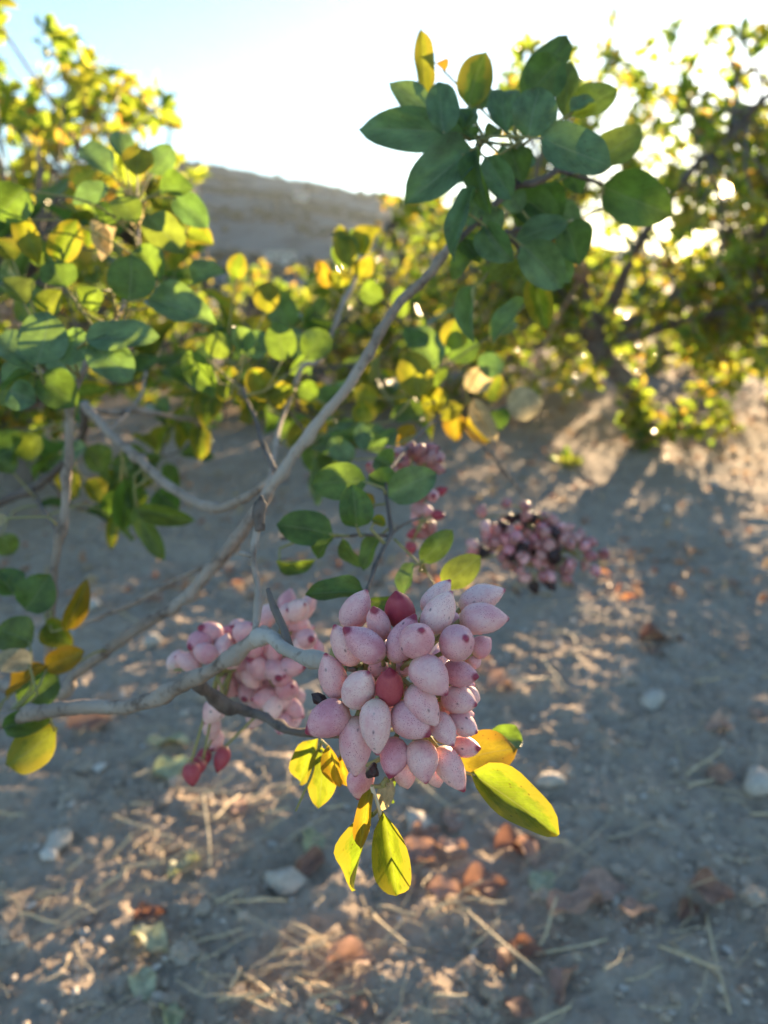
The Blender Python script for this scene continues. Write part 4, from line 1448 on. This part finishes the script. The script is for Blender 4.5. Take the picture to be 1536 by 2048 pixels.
fallen(1030, 1700, 80, .3, 'russet', 'russet leaf partly under the big yellow-green leaf', .7, variant=1)
fallen(1000, 1410, 62, .5, 'rosy', 'rosy leaf lying behind the big nut cluster', .6)
fallen(1320, 1290, 80, .1, 'russet', 'wide russet leaf on open soil near sun patches', .7)
fallen(700, 1945, 85, .2, 'rosy', 'rosy leaf in the sunlit stubble beside pale straw', .6)
fallen(1015, 1925, 70, 1.2, 'russet', 'dark russet leaf wedged between clods by the long golden stalk', .5)
fallen(180, 1465, 75, .4, 'russet', 'russet leaf under the yellow-green leaf of the lower branch', .7)
fallen(300, 1830, 60, .3, 'russet', 'tiny russet leaf scrap by the long dull straw', .5)
for i in range(48):
    px = GR.uniform(-80, 1620)
    py = 900 + 1150 * GR.random() ** .9
    k = GR.choice(['russet', 'russet', 'rosy', 'rosy', 'rosy', 'palegreen'])
    nm = {'russet': 'dry russet leaf lying on the grey soil', 'rosy': 'dry rosy beige leaf lying on the grey soil',
          'palegreen': 'pale green leaf lying on the grey soil'}[k]
    d = (G(px, py) - CAM).dot(FWD)
    fallen(px, py, GR.uniform(.028, .055) / d * F, GR.uniform(0, 6.28), k, nm, GR.uniform(.5, .75), nm.replace('leaf', 'leaves', 1), tilt=.35)


# stones and clods
def rock_arrays(seed, n=2, amp=.35, fine=0.0):
    import bmesh
    bm = bmesh.new()
    bmesh.ops.create_icosphere(bm, subdivisions=n, radius=1)
    for v in bm.verts:
        d = v.co.normalized()
        k = 1 + amp * noise.noise(d * 1.3 + Vector((seed * 3.1, 0, 0))) + amp * .45 * noise.noise(d * 3.3 + Vector((0, seed, 0)))
        if fine: k += fine * noise.noise(d * 7.0 + Vector((seed, seed, 0))) + fine * .5 * noise.noise(d * 15.0)
        v.co = Vector((d.x * k * 1.15, d.y * k, d.z * k * .72))
    bm.verts.index_update()
    V = np.array([v.co[:] for v in bm.verts]); Fc = [tuple(v.index for v in f.verts) for f in bm.faces]
    bm.free()
    return V, Fc


ROCK = [rock_arrays(s, 2, .55) for s in range(6)]
STONE = [mesh('stone', v, f, M['stone'], smooth=True) for v, f in ROCK]


def stone(px, py, wpx, label, group=None, sink=.3):
    a = G(px, py)
    d = (a - CAM).dot(FWD)
    r = wpx / F * d * .5
    o = obj('stone', GR.choice(STONE))
    o.location = (a.x, a.y, gz(a.x, a.y) + r * (.72 - sink))
    o.rotation_euler = (GR.uniform(-.4, .4), GR.uniform(-.4, .4), GR.random() * 6.28)
    o.scale = (r, r * GR.uniform(.75, 1.0), r * GR.uniform(.8, 1.1))
    tag(o, label, 'stone', group)


stone(572, 1775, 68, 'angular pale limestone on soil left of the hanging yellow leaves')
stone(838, 1660, 58, 'smooth white stone just right of the hanging yellow leaves')
stone(1098, 1585, 50, 'white stone above the tip of the big yellow-green leaf')
stone(1302, 1425, 52, 'pale stone on open soil beside a dark red leaf')
stone(1515, 1605, 75, 'pale stone at the soil edge with straw leaning on it')
stone(118, 1697, 62, 'rosy buff stone alone on the shaded soil')
stone(308, 1300, 34, 'buff stone between the two lower branches')
stone(180, 1228, 40, 'bluish white stone behind the thin lower twig')
for i in range(55):
    px, py = GR.uniform(-60, 1600), 900 + 1150 * GR.random() ** .9
    d = (G(px, py) - CAM).dot(FWD)
    stone(px, py, GR.uniform(.006, .018) / d * F, 'small pale stone half sunk in the grey soil', 'small stones in the soil')


def make_clods():
    rr = random.Random(31)
    VV, FF = [], []
    base = [rock_arrays(40 + q, 1, .8) for q in range(8)]
    big_ = [rock_arrays(50 + q, 3, .5, .28) for q in range(6)]
    k = 0
    for i in range(36000):
        y = .40 + 3.2 * rr.random() ** 1.6
        x = rr.uniform(-1, 1) * (.45 + .62 * y)
        dens = noise.noise(Vector((x, y, 7)) * 2.2) + .5 * noise.noise(Vector((x, y, 2)) * 6)
        if dens < -.12 and rr.random() < .7: continue
        r = .0019 * math.exp(rr.gauss(.4, .5))
        lump = y < 1.6 and rr.random() < .014
        if lump: r = rr.uniform(.006, .015)
        elif r > .007: r = .007
        v, f = (rr.choice(big_) if lump else rr.choice(base))
        a = rr.random() * 6.28
        R = np.array([[math.cos(a), -math.sin(a), 0], [math.sin(a), math.cos(a), 0], [0, 0, 1]])
        w = (v * r * np.array([1, rr.uniform(.7, 1.1), rr.uniform(.75, 1.15)])) @ R.T + np.array([x, y, gz(x, y) + r * .25])
        VV.append(w)
        FF += [tuple(k + q for q in t) for t in f]
        k += len(v)
    o = obj('soil_clods', mesh('soil_clods', np.concatenate(VV), FF, M['clod'], smooth=False))
    tag(o, 'crumbly grey soil clods covering the tilled ground', 'soil', None, 'stuff')


make_clods()

def make_litter():
    """crumbs of dead leaf and stubble lying thick between the rows"""
    rr = random.Random(71)
    A = []
    for i in range(5200):
        y = 1.9 + 7.5 * rr.random() ** 1.3
        x = rr.uniform(-1, 1) * (.6 + .62 * y)
        if noise.noise(Vector((x, y, 4)) * 1.1) + .15 * (y - 4) < -.1 and rr.random() < .85: continue
        z = gz(x, y)
        d = Vector((rr.gauss(0, 1), rr.gauss(0, 1), rr.gauss(.1, .35))).normalized()
        L = rr.uniform(.02, .055)
        b = Vector((x, y, z + .006))
        A.append(np.array(frame(b, b + d * L, L * rr.uniform(.25, 1.0), Vector((rr.gauss(0, .4), rr.gauss(0, .4), 1)), rr.uniform(-.7, .7))))
    A = np.stack(A)
    vv = np.concatenate([FLV, np.ones((len(FLV), 1))], 1)
    W = np.einsum('nij,kj->nki', A, vv)[:, :, :3].reshape(-1, 3)
    FF = [tuple(i * len(FLV) + q for q in f) for i in range(len(A)) for f in FLF]
    m = far_leaf_mat('dead_leaf_litter', [(0, (.30, .13, .08)), (.4, (.40, .21, .13)), (.7, (.50, .36, .22)), (1, (.42, .30, .16))],
                     [(0, (.5, .2, .08)), (.6, (.55, .3, .12)), (1, (.55, .4, .18))], .3, .55)
    tag(obj('leaf_litter', mesh('leaf_litter', W, FF, m)), 'dead leaf litter lying thick between the orchard rows', 'leaf litter', None, 'stuff')


make_litter()

def make_chips():
    rr = random.Random(61)
    base = [rock_arrays(70 + q, 1, .6) for q in range(5)]
    VV, FF, k = [], [], 0
    for i in range(1500):
        y = .42 + 4.0 * rr.random() ** 1.5
        x = rr.uniform(-1, 1) * (.45 + .62 * y)
        r = .0018 * math.exp(rr.gauss(.3, .5)) * (1 + .25 * y)
        v, f = rr.choice(base)
        a = rr.random() * 6.28
        R = np.array([[math.cos(a), -math.sin(a), 0], [math.sin(a), math.cos(a), 0], [0, 0, 1]])
        VV.append((v * r * np.array([1, .8, .6])) @ R.T + np.array([x, y, gz(x, y) + r * .35]))
        FF += [tuple(k + q for q in t) for t in f]
        k += len(v)
    tag(obj('pale_grit', mesh('pale_grit', np.concatenate(VV), FF, M['stone'], smooth=False)), 'pale grit and stone chips strewn in the soil', 'grit', None, 'stuff')


make_chips()

# small weed on the far soil
wb = ground_at(1140, 940)
weed = empty('weed', wb)
tag(weed, 'small yellow-green weed growing on the open soil near the leaning trunk', 'weed')
rr = random.Random(12)
for i in range(34):
    d = Vector((rr.gauss(0, 1), rr.gauss(0, 1), abs(rr.gauss(0, .8)) + .25)).normalized()
    b = d * rr.uniform(.0, .07) + Vector((0, 0, .012))
    obj('leaf', FAR_LEAF[i % 4], weed, mat=frame(b, b + d * .05, .045, Vector((0, 0, 1)), rr.uniform(-.5, .5)))
V, Fc = [], []
for i in range(6):
    d = Vector((rr.gauss(0, .6), rr.gauss(0, .6), 1)).normalized()
    tube(V, Fc, [Vector((0, 0, -.01)), d * .05, d * .09], [.003, .002, .001], 5, .02)
obj('stem', mesh('weed_stem', V, Fc, M['petiole']), weed)

# ------------------------------------------------------------------ air between the orchard and the hill
hz = NT('pale_air')
hz.t.links.new(hz.n('VolumePrincipled', ins={'Color': (.72, .86, 1.0, 1), 'Density': .0001, 'Anisotropy': .45}).outputs[0], hz.out.inputs['Volume'])
V, Fc = [], []
box(V, Fc, (0, 420, 68), (1900, 1200, 142))
tag(obj('haze', mesh('haze', V, Fc, hz.m, smooth=False)), 'thin pale evening air over the valley', 'haze', None, 'stuff')

# ------------------------------------------------------------------ say which one each scattered piece is
LAND = {'angular pale limestone': G(572, 1775), 'smooth white stone': G(838, 1660), 'long golden straw stalk': G(960, 1870),
        'thick pale cut straw stub': G(412, 1600), 'folded russet leaf': G(1418, 1820), 'two overlapping rosy leaves': G(1180, 1815),
        'small round pale green leaf': G(1090, 1770), 'rosy buff stone': G(118, 1697), 'pale leaf below the tuft': G(300, 1886),
        'stone at the soil edge': G(1515, 1605), 'wide russet leaf': G(1320, 1290), 'small weed': G(1140, 940),
        'stone above the leaf tip': G(1098, 1585), 'pale stone on open soil': G(1302, 1425), 'bluish white stone': G(180, 1228)}
taken = set()
for o in sorted((o for o in COL.objects if o.get('group') and o.name.split('.')[0] in ('straw', 'fallen_leaf', 'stone')), key=lambda o: o.name):
    kind = o.name.split('.')[0].replace('_', ' ')
    p = o.matrix_basis.translation
    words = o['label'].split(' lying ')[0].split(' half ')[0].split(' scattered ')[0]
    L = o.matrix_basis.col[1].length * (2 if kind == 'stone' else 1)
    lim = {'straw': (.08, .17), 'fallen leaf': (.042, .056), 'stone': (.011, .02)}[kind]
    size = 'short' if L < lim[0] else ('long' if L > lim[1] else 'middling')
    if kind != 'straw': size = {'short': 'little', 'long': 'larger', 'middling': 'mid-sized'}[size]
    words = words.replace('small ', '')
    near = sorted(LAND, key=lambda k: (LAND[k] - p).length)
    done = False
    for k in near[:2]:
        d = (LAND[k] - p).length
        key = (kind, words, size, k)
        if d < .16 and key not in taken:
            taken.add(key)
            o['label'] = '%s %s on the soil beside the %s' % (size, words, k)
            done = True
            break
    if not done:
        zone = 'between the orchard rows' if p.y > 2.2 else ('under the reaching branches' if p.x < .1 else 'clear of the branches')
        o['label'] = '%s %s on crumbly soil %s' % (size, words, zone)
        o['group'] = '%s %s pieces %s' % (size, words, zone)
